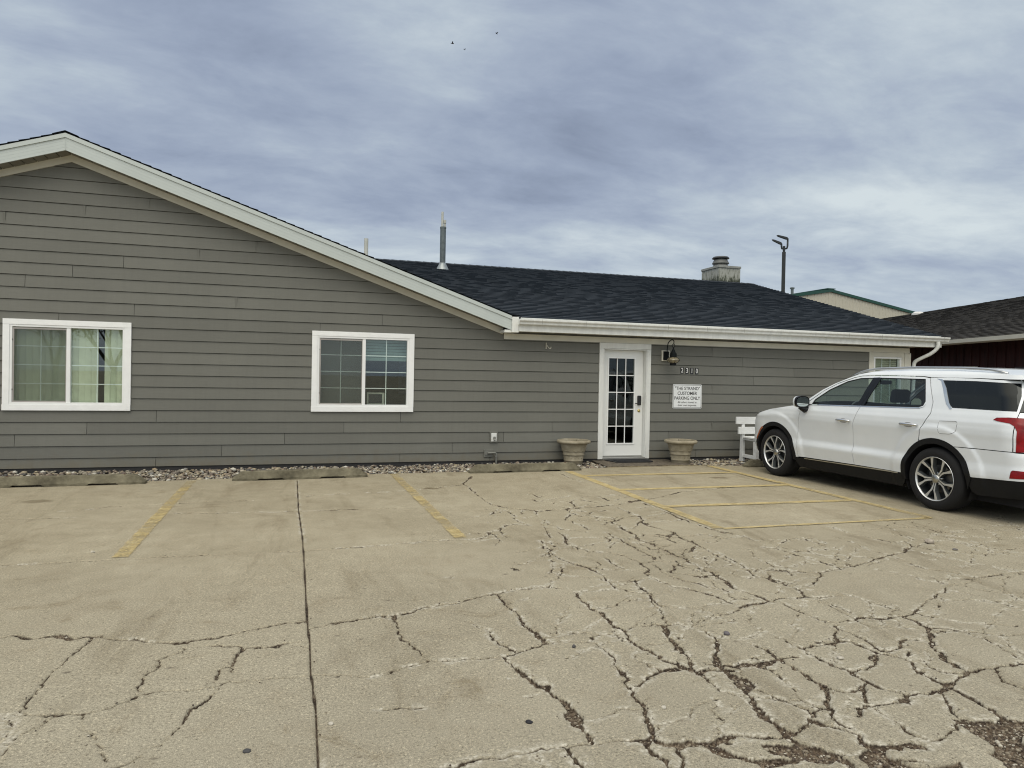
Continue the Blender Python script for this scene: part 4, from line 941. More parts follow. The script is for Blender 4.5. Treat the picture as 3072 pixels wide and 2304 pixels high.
shingle_slope('gable_roof', SH, BL, (AX-6.78, -.335, GR-g*6.78), (AX-6.78, 12.4, GR-g*6.78), (cg, 0, sg_), Lg, thick=.010)
b = MB()   # decks and back slopes
b.add([(3.5, -.34, wingz(-.34)-.004), (RGX-.01, -.34, wingz(-.34)-.004), (RGX-.01, RIDY, RIDZ-.004), (-2.2, RIDY, RIDZ-.004)], [(0, 1, 2, 3)])
b.prism([(RIDY, RIDZ), (12.5, RIDZ-WING_S*6.5), (12.5, RIDZ-WING_S*6.5-.05), (RIDY, RIDZ-.05)], -2.2, RGX, 'x')
b.build('roof_deck', mat('roof_back', (.021, .029, .040), .9), BL)
b = MB(); b.prism([(-.37, wingz(-.37)-.005), (RIDY, RIDZ-.005), (12.5, RIDZ-WING_S*6.5-.005), (12.5, RIDZ-WING_S*6.5-.17), (RIDY, RIDZ-.17), (-.37, wingz(-.37)-.17)], RGX-.03, RGX-.008, 'x'); b.build('rake_board', WHITE, BL)
b = MB()   # ridge caps
n = int((RGX+1.9)/.2)
for i in range(n):
    x = -1.9+i*.2
    for s in (1, -1): b.add([(x, RIDY, RIDZ+.030), (x+.24, RIDY, RIDZ+.020), (x+.24, RIDY+s*.15, RIDZ-.15*WING_S+.012), (x, RIDY+s*.15, RIDZ-.15*WING_S+.022)], [(0, 1, 2, 3)])
b.build('ridge_cap', SH, BL); b = MB()
for i in range(62):
    y = -.335+i*.2
    for s in (1, -1): b.add([(AX, y, GR+.018), (AX, y+.24, GR+.010), (AX+s*.15, y+.24, GR-.15*g+.008), (AX+s*.15, y, GR-.15*g+.014)], [(0, 1, 2, 3)])
b.build('ridge_cap', SH, BL)
# vents
def pt(x, y): return (x, y, wingz(y))
GALV = mat('galvanised', (.12, .145, .15), .55, .2, var=.2, vscale=10)
PVC = mat('pvc', (.52, .53, .48), .5)
vy = 5.0; vx = 3.21; vz = wingz(vy)
vt = thing('vent_pipe', None, None); vt.parent = BL; vt['label'] = 'tall grey roof vent with two thin white pipes rising from its top'
b = MB(); b.lathe([(.155, -.07), (.150, .0), (.085, .12), (.085, .145), (.078, .15)], (vx, vy, vz), 28); b.box(vx-.19, vx+.19, vy-.22, vy+.22, -.0, .004, M=Matrix.Translation((0, 0, 0))) if False else None
b.build('flashing', mat('flashing', (.34, .37, .37), .4, .5), vt, True, auto=35)
b = MB(); b.lathe([(.070, .14), (.070, .98), (.076, .985), (.076, 1.02), (.0, 1.02)], (vx, vy, vz), 24); b.build('pipe', GALV, vt, True, auto=35)
b = MB(); b.lathe([(.03, 1.0), (.03, 1.38), (.0, 1.38)], (vx-.025, vy-.02, vz), 16); b.build('thin_pipe', PVC, vt, True, auto=35); b = MB(); b.lathe([(.024, 1.0), (.024, 1.10), (.033, 1.11), (.033, 1.19), (0, 1.20)], (vx+.04, vy, vz), 16); b.build('thin_pipe', PVC, vt, True, auto=35)
vt = thing('vent_pipe', None, None); vt.parent = BL; vt['label'] = 'short white pipe showing above the gable roof edge'
b = MB(); b.lathe([(.048, -1.0), (.048, .30), (.040, .30), (.040, .2), (0, .2)], (1.385, 5.0, 4.39), 20); b.build('pipe', PVC, vt, True, auto=35)
# chimney
ch = thing('chimney', None, None); ch.parent = BL
ca = -.0
def chim_mat():
    m = bpy.data.materials.new('chimney_panel'); m.use_nodes = True; t = m.node_tree; t.nodes.clear(); N = NT(t)
    tc = N.n('ShaderNodeTexCoord').outputs['Object']; sp = N.n('ShaderNodeSeparateXYZ', ins={0: tc}).outputs
    st = N.n('ShaderNodeMapping', ins={0: tc, 'Scale': (1, 1, .35)}).outputs[0]
    nz = N.noise(st, 13, 5, .75); nb = N.noise(tc, 9, 5, .7)
    low = N.n('ShaderNodeMapRange', ins={0: sp[2], 1: 4.36, 2: 4.66, 3: .34, 4: 0.0}).outputs[0]
    c = N.ramp(N.m('ADD', nz, low), [(.47, (.36, .37, .335)), (.58, (.25, .26, .22)), (.65, (.08, .09, .065)), (.75, (.03, .035, .025))])
    P = N.n('ShaderNodeBsdfPrincipled', ins={'Base Color': c, 'Roughness': .8}); N.n('ShaderNodeOutputMaterial', ins={0: P.outputs[0]}); return m
CM = chim_mat(); cx0, cx1, cy0, cy1 = 11.75, 12.46, 6.3, 7.2
b = MB(); b.box(cx0, cx1, cy0, cy1, 3.9, 4.86)
cb = b.build('chimney_box', CM, ch)
b = MB()
for (x, y) in ((cx0, cy0), (cx1, cy0), (cx0, cy1), (cx1, cy1)): b = MB(); b.box(x-.055 if x == cx1 else x-.012, x+.012 if x == cx1 else x+.055, y-.055 if y == cy1 else y-.012, y+.012 if y == cy1 else y+.055, 3.9, 4.858); b.build('corner_trim', CM, ch)
b = MB(); b.box(cx0-.03, cx1+.03, cy0-.03, cy1+.03, 4.86, 4.925); b.build('chimney_cap', mat('cap_metal', (.27, .28, .26), .6, var=.2), ch, bevel=.005)
b = MB(); b.lathe([(.21, 4.925), (.25, 4.93), (.20, 5.02), (.19, 5.02), (.245, 5.035), (.25, 5.05), (.20, 5.15), (.15, 5.155), (.15, 5.19)], (12.06, 6.7, 0), 36); b.build('cowl', mat('cowl', (.13, .135, .13), .6, .2), ch, True, auto=30)
b = MB(); b.lathe([(.10, 5.17), (.25, 5.19), (.255, 5.205), (.22, 5.245), (.0, 5.262)], (12.06, 6.7, 0), 36); b.build('cowl_lid', mat('lid', (.05, .055, .06), .5, .4), ch, True, auto=30)

# ---------------------------------------------------------------- fittings on the wall
def text_mesh(s, size, depth, m, parent, name='lettering', bold=0.0, loc=(0, 0, 0), align='CENTER', width=None):
    cu = bpy.data.curves.new('txt', 'FONT'); cu.body = s; cu.size = size; cu.align_x = align; cu.align_y = 'CENTER'; cu.extrude = depth; cu.offset = bold
    o = bpy.data.objects.new('txt', cu); COL.objects.link(o); bpy.context.view_layer.update()
    me = bpy.data.meshes.new_from_object(o.evaluated_get(bpy.context.evaluated_depsgraph_get())); bpy.data.objects.remove(o); bpy.data.curves.remove(cu)
    me.materials.clear(); me.materials.append(m)
    xs = [v.co.x for v in me.vertices]; w = max(xs)-min(xs); sx = (width/w) if width else 1; cx = (max(xs)+min(xs))/2
    for v in me.vertices: v.co = Vector(((v.co.x-cx)*sx, -v.co.z, v.co.y))
    r = bpy.data.objects.new(name, me); COL.objects.link(r); r.location = loc
    if parent: r.parent = parent
    return r
def rrect(w, h, r, n=5):
    out = []
    for (cx, cz, a0) in ((w/2-r, h/2-r, 0), (-w/2+r, h/2-r, 90), (-w/2+r, -h/2+r, 180), (w/2-r, -h/2+r, 270)):
        for k in range(n+1): a = math.radians(a0+90*k/n); out.append((cx+r*math.cos(a), cz+r*math.sin(a)))
    return out
INK = mat('ink', (.012, .012, .014), .5)
sg = thing('parking_sign', 'white parking sign lettered "THE STRAND" customer parking only, beside the door', 'sign', (6.988, -.020, 1.198))
b = MB(); b.prism(rrect(.620, .455, .022), -.004, 0, 'y'); b.build('sign_plate', mat('sign_white', (.80, .82, .82), .35, var=.02), sg)
b = MB(); o_, i_ = rrect(.596, .431, .016), rrect(.584, .419, .013); n = len(o_)
b.add([(x, -.0048, z) for x, z in o_]+[(x, -.0048, z) for x, z in i_], [(i, (i+1) % n, n+(i+1) % n, n+i) for i in range(n)]); b.build('border', INK, sg)
for s, z, size, w in (('"THE STRAND"', .148, .078, .535), ('CUSTOMER', .056, .078, .415), ('PARKING ONLY', -.036, .078, .550), ('All others towed at', -.112, .046, .405), ('their own expense.', -.167, .046, .40)):
    text_mesh(s, size*1.12, .0006, INK, sg, bold=.0006 if size > .06 else 0, loc=(0, -.0056, z), width=w)
for sx, sz in ((-.285, .205), (.285, .205), (-.285, -.205), (.285, -.205)):
    b = MB(); b.lathe([(.005, -.0045), (.005, -.007), (0, -.0075)], (sx, 0, sz), 10, axis='y'); b.build('screw', GALV, sg)
NUMW = mat('number_white', (.74, .74, .72), .5)
for i, (ch_, x) in enumerate(zip('2310', (6.868, 6.972, 7.076, 7.182))):
    h = thing('house_number', 'small black plate with white numeral %s, %s of the four plates by the lantern' % (ch_, ('first', 'second', 'third', 'last')[i]), 'house number', (x, -.018, 1.688-i*.003), 0, 'house number plates 2310')
    b = MB(); b.prism(rrect(.068, .118, .003, 2), -.004, 0, 'y'); b.build('plate', BLK, h)
    text_mesh(ch_, .125, .0006, NUMW, h, 'numeral', bold=.0012, loc=(0, -.0050, 0), width=.042 if ch_ != '1' else .012)
# onion lantern
L = thing('wall_lantern', 'dark onion-shaped lantern hanging from a curved hook beside the door', 'lantern', (6.50, 0, 1.9))
b = MB(); b.box(-.075, .085, -.045, -.012, -.045, .155); b.build('mounting_block', CREAM, L, bevel=.004)
b = MB(); b.box(-.052, .062, -.060, -.046, -.028, .138); b.build('back_plate', mat('lantern_black', (.004, .006, .007), .7, spec=.2), L, bevel=.004)
LB = mat('lantern_black', (.004, .006, .007), .7, spec=.2); lx, ly = .045, -.245
b = MB(); b.tube([(.005, -.06, .05), (.0, -.09, .10), (-.005, -.11, .20), (.0, -.13, .285), (.02, -.17, .335), (.04, -.215, .345), (.05, -.245, .325), (.05, -.25, .29), (.045, -.247, .265)], .0085, 10, smooth=5); b.build('hook_arm', LB, L, True)
b = MB()
pts = [(lx+.030*math.cos(a), ly, .235+.030*math.sin(a)) for a in [2*math.pi*k/20 for k in range(21)]]; b.tube(pts, .006, 8, caps=False)
b.build('ring', LB, L, True)
b = MB(); b.lathe([(0, .21), (.010, .205), (.014, .18), (.035, .135), (.048, .10), (.062, .095), (.064, .03), (.050, .025)], (lx, ly, 0), 28); b.build('cap', LB, L, True, auto=40)
b = MB(); b.lathe([(.052, -.085), (.058, -.09), (.058, -.125), (.03, -.130), (0, -.130)], (lx, ly, 0), 28)
b.build('base_cup', LB, L, True, auto=40)
b = MB(); prof = [(.052+.062*math.sin(math.pi*t)**.8, .025-.11*t) for t in [k/14 for k in range(15)]]
b.lathe(prof, (lx, ly, 0), 36); b.build('globe', glass('lantern_glass', (.85, .78, .62), .1, 1.6, .55, (.36, .31, .21)), L, True)
b = MB()
for k in range(6):
    a = math.pi*2*k/6+.3; b.tube([(lx+(r+.004)*math.cos(a), ly+(r+.004)*math.sin(a), z) for r, z in prof], .0028, 6)
b.tube([(lx+.119*math.cos(a), ly+.119*math.sin(a), -.03) for a in [2*math.pi*k/28 for k in range(29)]], .0028, 6, caps=False)
b.build('cage', LB, L, True)
b = MB(); b.lathe([(0, .02), (.02, .01), (.026, -.02), (.015, -.06), (.015, -.085)], (lx, ly, 0), 16); b.build('bulb', mat('bulb', (.7, .68, .6), .3), L, True)
# hook, outlet, conduit
hk = thing('hook_bracket', 'small cream metal hook screwed to the wall left of the door under the eave', 'hook', (4.135, -.02, 2.07))
b = MB(); b.box(-.009, .009, -.006, .004, -.055, .055); b.tube([(.0, -.008, .03), (.0, -.05, .0), (.02, -.09, -.04), (.05, -.09, -.055), (.062, -.085, -.02)], .006, 8, smooth=4); b.build('hook_body', mat('hook_paint', (.50, .48, .40), .5), hk, True, auto=40)
ou = thing('wall_faucet', 'white backed outdoor faucet low on the wall left of the right wheel stop', 'faucet', (3.20, -.017, .455))
b = MB(); b.box(-.075, .075, -.014, 0, -.095, .095); b.build('mount_plate', mat('mount_grey', (.15, .15, .13), .6), ou, bevel=.003)
b = MB(); b.box(-.048, .048, -.024, -.0145, -.078, .070); b.build('cover_plate', WHITE, ou, bevel=.004)
b = MB(); b.tube([(0, -.024, -.03), (0, -.06, -.03), (0, -.085, -.055)], [.014, .014, .012], 12); b.lathe([(0, -.075), (.024, -.075), (.026, -.065), (.0, -.06)], (0, 0, -.012), 14, axis='y'); b.build('spigot', mat('spigot', (.30, .30, .28), .35, .8), ou, True, auto=40)
cd = thing('conduit_pipe', 'grey conduit elbow running from a small box into the rocks', 'conduit', (3.10, -.017, .20))
b = MB(); b.box(-.075, .085, -.022, 0, -.09, .04); b.build('junction_box', mat('box_paint', (.155, .155, .135), .6), cd, bevel=.004)
b = MB(); b.box(-.06, .0, -.034, -.0225, -.05, .01); b.tube([(-.02, -.055, -.02), (.03, -.055, -.018), (.105, -.055, -.018), (.128, -.055, -.026), (.138, -.055, -.05), (.138, -.055, -.19)], .017, 12, smooth=4)
b.lathe([(.023, -.02), (.023, .02)], (.138, -.055, -.075), 14); b.build('elbow', mat('conduit_grey', (.20, .20, .18), .5, .3), cd, True, auto=40)

# ---------------------------------------------------------------- door step, mat, planters, bench
b = MB(); b.add([(4.99, -.86, .0), (6.66, -.84, .0), (6.56, .0, .0), (5.06, .0, .0), (4.99, -.86, -.08), (6.66, -.84, -.08), (6.56, .0, -.08), (5.06, .0, -.08)], [(0, 1, 2, 3), (0, 4, 5, 1), (1, 5, 6, 2), (3, 7, 4, 0)])
o = b.build('door_step', mat('step_wood', (.085, .065, .045), .9, var=.6, vscale=9, bump=.8, bscale=30, col2=(.20, .17, .125), stretch=(3, 1, 1))); o.location.z = .012
tag(o, 'weathered brown step slab in the rocks below the door', 'step')
b = MB(); pr = []
b.prism([(5.30, -.06), (5.36, -.37), (5.44, -.42), (6.02, -.44), (6.10, -.38), (6.16, -.06)], .013, .028, 'z')
for k in range(14): b.box(5.40, 6.06, -.10-k*.022, -.09-k*.022, .0285, .034)
tag(b.build('door_mat', mat('rubber', (.012, .013, .016), .7, var=.3, vscale=60, bump=.5)), 'black rubber mat lying on the step at the door', 'door mat')
POT = mat('planter_clay', (.25, .215, .145), .75, var=.18, vscale=7, bump=.35, bscale=50, col2=(.38, .34, .25))
def planter(x, y, rz, label):
    p = thing('planter', label, 'planter', (x, y, .0), rz, 'empty stone-look planters flanking the door'); H = .42
    prof = [(.150, 0), (.160, .012), (.163, .05), (.170, .055), (.172, .065), (.166, .072), (.176, .150), (.190, .158), (.193, .170), (.186, .180), (.215, .325), (.228, .335), (.238, .345), (.236, .352)]
    b = MB(); b.lathe(prof, n=56)
    ob = b.build('pot', POT, p, True, auto=50)
    b = MB(); b.lathe([(.238, .348), (.262, .358), (.288, .368), (.298, .385), (.296, .405), (.280, .418), (.262, .420), (.248, .410), (.244, .375)], n=56); b.lathe([(.244, .376), (.225, .30), (.20, .22)], n=56)
    b.build('rim', POT, p, True)
    b = MB(); b.lathe([(.232, .335), (.15, .342), (0, .338)], n=40); b.build('soil', mat('potting_soil', (.05, .035, .025), .95, var=.5, vscale=40, bump=1), p, True)
    b = MB()   # raised garland swags and rosettes round the belly
    for k in range(8):
        a0 = 2*math.pi*k/8
        pts = []
        for q in range(13):
            a = a0+2*math.pi/8*q/12; z = .292-.060*math.sin(math.pi*q/12); r = np.interp(z, [.18, .325], [.187, .216])+.002; pts.append((r*math.cos(a), r*math.sin(a), z))
        b.tube(pts, [.005+.006*math.sin(math.pi*q/12) for q in range(13)], 7)
        r = .213; c = (r*math.cos(a0), r*math.sin(a0), .295)
        for w in range(5):
            aa = w*2*math.pi/5; b.tube([c, (c[0]-math.sin(a0)*.016*math.cos(aa), c[1]+math.cos(a0)*.016*math.cos(aa), c[2]+.016*math.sin(aa))], [.008, .005], 6)
        b.tube([(r*math.cos(a0), r*math.sin(a0), .285), (.200*math.cos(a0+.03), .200*math.sin(a0+.03), .235)], [.006, .004], 6)
    for k in range(16):
        a = 2*math.pi*k/16; r = .171; b.tube([(r*math.cos(a), r*math.sin(a), .10), (r*1.03*math.cos(a), r*1.03*math.sin(a), .128)], [.005, .004], 6)
    b.build('garland_relief', POT, p, True)
    b = MB()
    b.tube([(.05, 0, .34), (.06, .01, .40), (.075, .01, .425)], .003, 6) ; b.build('dry_stalk', mat('stalk', (.06, .045, .02), .9), p)
    return p
planter(4.588, -.29, .2, 'empty stone-look planter left of the door, behind the end of a wheel stop')
planter(6.602, -.475, 1.5, 'empty stone-look planter right of the door, below the parking sign')
BW = mat('bench_paint', (.72, .735, .73), .6, var=.08, vscale=9, bump=.5, bscale=35, stretch=(.4, 1, 2))
bn = thing('bench', 'white painted plank bench against the wall, half hidden by the front of the car', 'bench', (7.80, -.42, 0))
for i, (z0, z1) in enumerate(((.70, .835), (.515, .648))):
    b = MB(); b.box(.0 if i == 0 else .03, 1.45, -.040-(1-i)*-.03, -.005-(1-i)*-.03, z0, z1); b.build('back_slat', BW, bn, bevel=.006)
for x in (.13, 1.25):
    b = MB(); b.prism([(-.02, .0), (.07, .0), (.045, .80), (-.0, .80)], x, x+.06, 'x'); b.build('rear_leg', BW, bn, bevel=.004)
    b = MB(); b.box(x-.02, x+.07, -.46, -.37, .0, .40); b.build('front_leg', BW, bn, bevel=.004)
    b = MB(); b.box(x+.005, x+.055, -.48, -.025, .405, .44); b.build('seat_support', BW, bn, bevel=.004); b = MB(); b.box(x+.005, x+.055, -.369, -.025, .08, .14); b.build('leg_brace', BW, bn, bevel=.004)
for k in range(3):
    b = MB(); b.box(.10, 1.45, -.50+k*.155, -.36+k*.155, .445, .475); b.build('seat_plank', BW, bn, bevel=.005)

# ---------------------------------------------------------------- background
# parking lot light behind the roof
lp = thing('lot_light', 'tall dark parking lot light pole with two angled lamp heads behind the roof', 'light pole', (28.57, 25, 0), -.66)
PK = mat('pole_black', (.012, .017, .019), .55, var=.2)
b = MB(); b.box(-.11, .11, -.11, .11, 0, 9.58); b.build('pole', PK, lp, bevel=.01)
b = MB(); b.lathe([(.075, 9.58), (.075, 9.95), (.0, 9.95)], n=16); b.build('tenon', PK, lp)
for (ax, az, hx, hz) in ((-.15, 10.12, -.62, 10.34), (.20, 10.42, -.34, 10.60)):
    b = MB(); b.tube([(0, 0, 9.78), (ax*.8, 0, 9.80), (ax, 0, 9.95), (ax*1.02, 0, az)], .055, 10); b.build('arm', PK, lp, True)
    b = MB(); dx, dz = hx-ax, hz-az; Lh = math.hypot(dx, dz); an = math.atan2(dz, dx)
    b.prism([(0, -.07), (.12, -.08), (Lh*.9+.08, -.04), (Lh+.12, .0), (Lh, .045), (.12, .055), (0, .04)], -.14, .14, 'y'); h = b.build('lamp_head', PK, lp, bevel=.01); h.location = (ax, 0, az)
    h.rotation_euler = (0, -an, 0); h.scale = (1, 1, 1 if math.cos(an) > 0 else -1)
# cream metal building with green trim
mbd = thing('metal_building', 'cream ribbed metal building with green roof trim behind the right end of the roof', 'building', (36.5, 30, 0))
RIB = mat('cream_metal', (.48, .46, .38), .5, var=.05); GRN = mat('green_trim', (.009, .058, .042), .45, var=.15)
b = MB(); HW, HA, HE = 10.0, 8.08, 8.08-10*.165
b.prism([(-HW, 0), (HW, 0), (HW, HE), (0, HA), (-HW, HE)], 0, 22, 'y')
x = -HW+.15
while x < HW: z = HA-.165*abs(x); b.prism([(x-.05, -.0), (x-.025, -.035), (x+.025, -.035), (x+.05, 0)], 0, z-.02, 'z'); x += .305
b.build('wall', RIB, mbd)
b = MB(); b.prism([(-HW-.2, HE-.05), (0, HA), (0, HA+.20), (-HW-.2, HE+.15)], -.12, .02, 'y'); b.prism([(HW+.2, HE-.05), (0, HA), (0, HA+.20), (HW+.2, HE+.15)], -.12, .02, 'y'); b.box(-.35, .35, -.14, 22, HA+.19, HA+.25)
b.build('rake_trim', GRN, mbd)
b = MB(); b.prism([(-HW-.2, HE+.1), (0, HA+.15), (HW+.2, HE+.1), (HW+.2, HE+.17), (0, HA+.22), (-HW-.2, HE+.17)], .02, 22, 'y'); b.build('roof', GRN, mbd)
b = MB(); b.lathe([(.10, 7.3), (.10, 8.25), (.16, 8.27), (.16, 8.36), (0, 8.40)], (-2.55, .9, 0), 16); b.build('vent_stack', GALV, mbd, True, auto=35)
# dark red board building on the right; local +y runs away from the road
def camxz(X, Z): p = Vector((0, -11.6817, 0))+Vector((RT.x, RT.y, 0))*X+Vector((FW.x, FW.y, 0)).normalized()*Z; return p
o0 = camxz(10.8, 11.5)
rb = thing('red_building', 'dark red vertical-board building with a brown shingle roof at the far right', 'building', (o0.x, o0.y, 0), -YAW)
RED = mat('red_boards', (.040, .0095, .008), .8, var=.5, vscale=3, bump=.4, bscale=20, stretch=(3, 3, .4))
b = MB(); WL, WR, LEN, EZ = .62, 9.7, 22.0, 2.52
b.box(WL, WR, .4, LEN, 0, EZ+.1); b.prism([(WL, EZ+.1), (WR, EZ+.1), (5.16, EZ+1.55)], .4, .5, 'y')
y = .4
while y < LEN: b.box(WL-.016, WL-.0005, y, y+.045, 0, EZ+.08); y += .30
b.build('wall', RED, rb)
RSL = 1.70/5.2
SH2 = shingle_mat('brown_shingles', (.018, .016, .014), (.034, .031, .027), (.060, .055, .048))
c2, s2 = 1/math.hypot(1, RSL), RSL/math.hypot(1, RSL)
shingle_slope('roof', SH2, rb, (-.02, LEN+.4, EZ+.10), (-.02, 0, EZ+.10), (c2, 0, s2), 5.2/c2)
shingle_slope('roof', SH2, rb, (10.38, 0, EZ+.10), (10.38, LEN+.4, EZ+.10), (-c2, 0, s2), 5.2/c2)
b = MB(); b.prism([(0, EZ+.09), (5.18, EZ+1.78), (10.36, EZ+.09), (10.36, EZ-.02), (5.18, EZ+1.62), (0, EZ-.02)], .01, .03, 'y'); b.prism([(0.03, EZ+.085), (5.18, EZ+1.77), (10.3, EZ+.085), (10.3, EZ+.06), (0.03, EZ+.06)], .04, LEN+.38, 'y'); b.build('roof_edge', mat('dark_trim', (.03, .015, .012), .7), rb)
b = MB(); b.prism([(-.02, EZ+.09), (-.14, EZ+.09), (-.13, EZ+.0), (-.06, EZ-.03), (-.02, EZ-.03)], 0, LEN+.4, 'y'); b.build('gutter', CREAM, rb)
b = MB(); b.box(WL-.05, WL-.001, 5.55, 5.60, 1.2, 1.98); b.box(WL-.05, WL-.001, 6.30, 6.35, 1.2, 1.98); b.box(WL-.05, WL-.001, 5.601, 6.299, 1.93, 1.98); b.box(WL-.02, WL-.002, 5.601, 6.299, 1.2, 1.929, mi=1)
b.build('window', [CREAM, mat('black_glass', (.01, .01, .012), .1)], rb)
b = MB(); b.box(WL-.45, WL-.001, 2.9, 3.7, 1.35, 1.93); b.build('vent_housing', mat('housing', (.016, .010, .012), .6), rb, bevel=.01)
b = MB(); b.lathe([(.17, EZ+1.3), (.17, EZ+1.66), (.23, EZ+1.67), (.22, EZ+1.74), (.12, EZ+1.80), (0, EZ+1.81)], (4.9, 15.5, 0), 20); b.build('roof_vent', mat('vent_white', (.6, .6, .58), .5), rb, True, auto=40)

# trees over the road behind the camera; they show only as reflections in the window glass
def tree(x, y, h, seed, leaves, label):
    rg = random.Random(seed); t = thing('tree', label, 'tree', (x, y, 0), 0, 'trees across the road behind the camera')
    b = MB(); tips = []
    def branch(p, d, L, r, lev):
        q = p+d*L*.5+Vector((rg.uniform(-.1, .1), rg.uniform(-.1, .1), 0))*L*.4; e = p+d*L; b.tube([p, q, e], [r, r*.8, r*.6], 6 if lev > 1 else 9, caps=False)
        if lev >= 5: tips.append(e); return
        for k in range(3 if lev < 4 else 2):
            nd = (d+Vector((rg.uniform(-1, 1), rg.uniform(-1, 1), rg.uniform(-.25, .7)))*.75).normalized(); branch(e, nd, L*rg.uniform(.68, .86), r*.58, lev+1)
        if lev >= 2: tips.append(e)
    branch(Vector((0, 0, 0)), Vector((0, 0, 1)), h*.17, h*.020, 0)
    b.build('trunk', mat('bark', (.06, .05, .04), .9, var=.4), t)
    c = MB()
    for i in range(leaves):
        p = rg.choice(tips)+Vector((rg.gauss(0, .35), rg.gauss(0, .35), rg.gauss(0, .3))); s = rg.uniform(.05, .11); u = Vector((rg.uniform(-1, 1), rg.uniform(-1, 1), rg.uniform(-1, 1))).normalized(); v = u.orthogonal().normalized()
        c.add([p-u*s, p+v*s*.6, p+u*s, p-v*s*.6], [(0, 1, 2, 3)])
    c.build('crown', mat('leaf', (.07, .10, .035), .7, var=.5, vscale=3), t)
tree(-8.5, -25, 9.0, 3, 1500, 'large leafing tree mirrored in the left window glass'); tree(-11.8, -28, 8.5, 5, 1300, 'smaller leafing tree left of the large one across the road')
# birds
for i, (px_, py_) in enumerate(((1357, 130), (1490, 100), (1395, 148))):
    dd = FW+R2*((px_-1536)/2085.8)+U2*((1152-py_)/2085.8); p = Vector((0, -11.68, 1.5))+dd*(60+i*12)
    b = MB(); w = .24 if i == 0 else .18
    b.lathe([(0, -.17), (.035, -.10), (.045, 0), (.02, .12), (0, .20)], n=8, axis='y'); b.add([(0, .04, .02), (w*.5, .02, .13), (w, -.10, .07), (w*.5, -.07, .10), (0, -.06, .02), (-w*.5, .02, .13), (-w, -.10, .07), (-w*.5, -.07, .10)], [(0, 1, 3, 4), (1, 2, 3), (0, 4, 7, 5), (5, 7, 6)])
    o = b.build('bird', mat('bird_dark', (.02, .02, .025), .8)); o.location = p; o.rotation_euler = (.2, .3*i, 1.2+i)
    tag(o, ('dark bird with raised wings, lower left of the three specks in the sky', 'tiny bird flying highest and farthest right of the three', 'tiny bird just below and between the other two')[i], 'bird', 'birds in the sky')

# ---------------------------------------------------------------- white car (nose towards the building)
CAR = thing('parked_car', 'white three-row sport utility vehicle parked nose-in beside the bench', 'car', (8.255, -1.33, 0))
PW = None
def paint():
    m = bpy.data.materials.new('pearl_white'); m.use_nodes = True; t = m.node_tree; t.nodes.clear(); N = NT(t)
    tc = N.n('ShaderNodeTexCoord').outputs['Object']; fl = N.noise(tc, 900, 1, .5); d_ = N.noise(tc, 2.5, 5, .6)
    c = N.ramp(N.m('ADD', N.m('MULTIPLY', fl, .4), N.m('MULTIPLY', d_, .6)), [(.3, (.68, .715, .745)), (.7, (.77, .80, .825))])
    P = N.n('ShaderNodeBsdfPrincipled', ins={'Base Color': c, 'Roughness': .38, 'Coat Weight': .9, 'Coat Roughness': .03, 'Specular IOR Level': .5})
    N.n('ShaderNodeOutputMaterial', ins={0: P.outputs[0]}); return m
PW = paint(); CLAD = mat('cladding', (.005, .0055, .007), .6, var=.2, vscale=20, spec=.3); PIANO = mat('gloss_black', (.004, .005, .007), .25, coat=0, var=.05, spec=.35)
CHR = mat('chrome', (.62, .63, .64), .12, 1, var=.02); UNDER = mat('underbody', (.006, .006, .007), .9); SATIN = mat('satin_silver', (.50, .51, .51), .28, .9, var=.03)
G1 = glass('front_tint', (.80, .90, .87), 0, .9); G2 = glass('rear_tint', (.40, .46, .48), 0, .9); G3 = glass('privacy_tint', (.03, .035, .045), 0, .8, .35, (.006, .009, .013))
TL = mat('tail_red', (.20, .002, .004), .25, var=.5, vscale=10, coat=0, spec=.35); AMB = mat('amber', (.38, .10, .03), .2, coat=1); LAMP = mat('lamp_clear', (.05, .055, .06), .08, coat=1)
bh = [.18, .30, .37, .50, .56, .64, .80, .95, 1.02, 1.10, 1.17, 1.21, 1.40, 1.58, 1.64, 1.69, 1.73]
bv = [.89, .925, .945, .972, .985, .945, .962, .986, .985, .968, .945, .925, .855, .772, .738, .68, .60]
def Bw(u, h):
    v = np.interp(h, bh, bv)
    k = math.exp(-((u-2.4)/.95)**4)          # the sill flare and the scoop above it belong to the doors only
    v += (1-k)*(np.interp(h, [.45, .50, .56, .64, .80, .9], [0, .002, -.012, .016, .010, 0]))
    for cu in (.885, 3.835):                 # blistered arches
        r = math.hypot(u-cu, h-.375)
        v += .030*max(0, min(1, (.66-r)/.035)) * (1 if h < 1.0 else max(0, 1-(h-1.0)/.06))*.6
    if 1.00 < h < 1.2: v += .006*math.exp(-((h-1.085)/.012)**2)
    return v
def uF(h): return np.interp(h, [.18, .28, .36, .50, .70, .85, .95, 1.05, 1.12], [.22, .10, .05, .01, .0, .02, .07, .20, .36])
def uR(h): return np.interp(h, [.22, .32, .45, .60, .75, .80, 1.0, 1.15, 1.22, 1.40, 1.572, 1.578, 1.63, 1.70], [4.84, 4.92, 4.975, 4.985, 4.96, 4.93, 4.90, 4.87, 4.85, 4.79, 4.70, 4.85, 4.84, 4.80])
AF, CF, AR, CR = .62, .48, .27, .24
LF = math.pi/2*math.sqrt((AF**2+CF**2)/2); LR = math.pi/2*math.sqrt((AR**2+CR**2)/2)
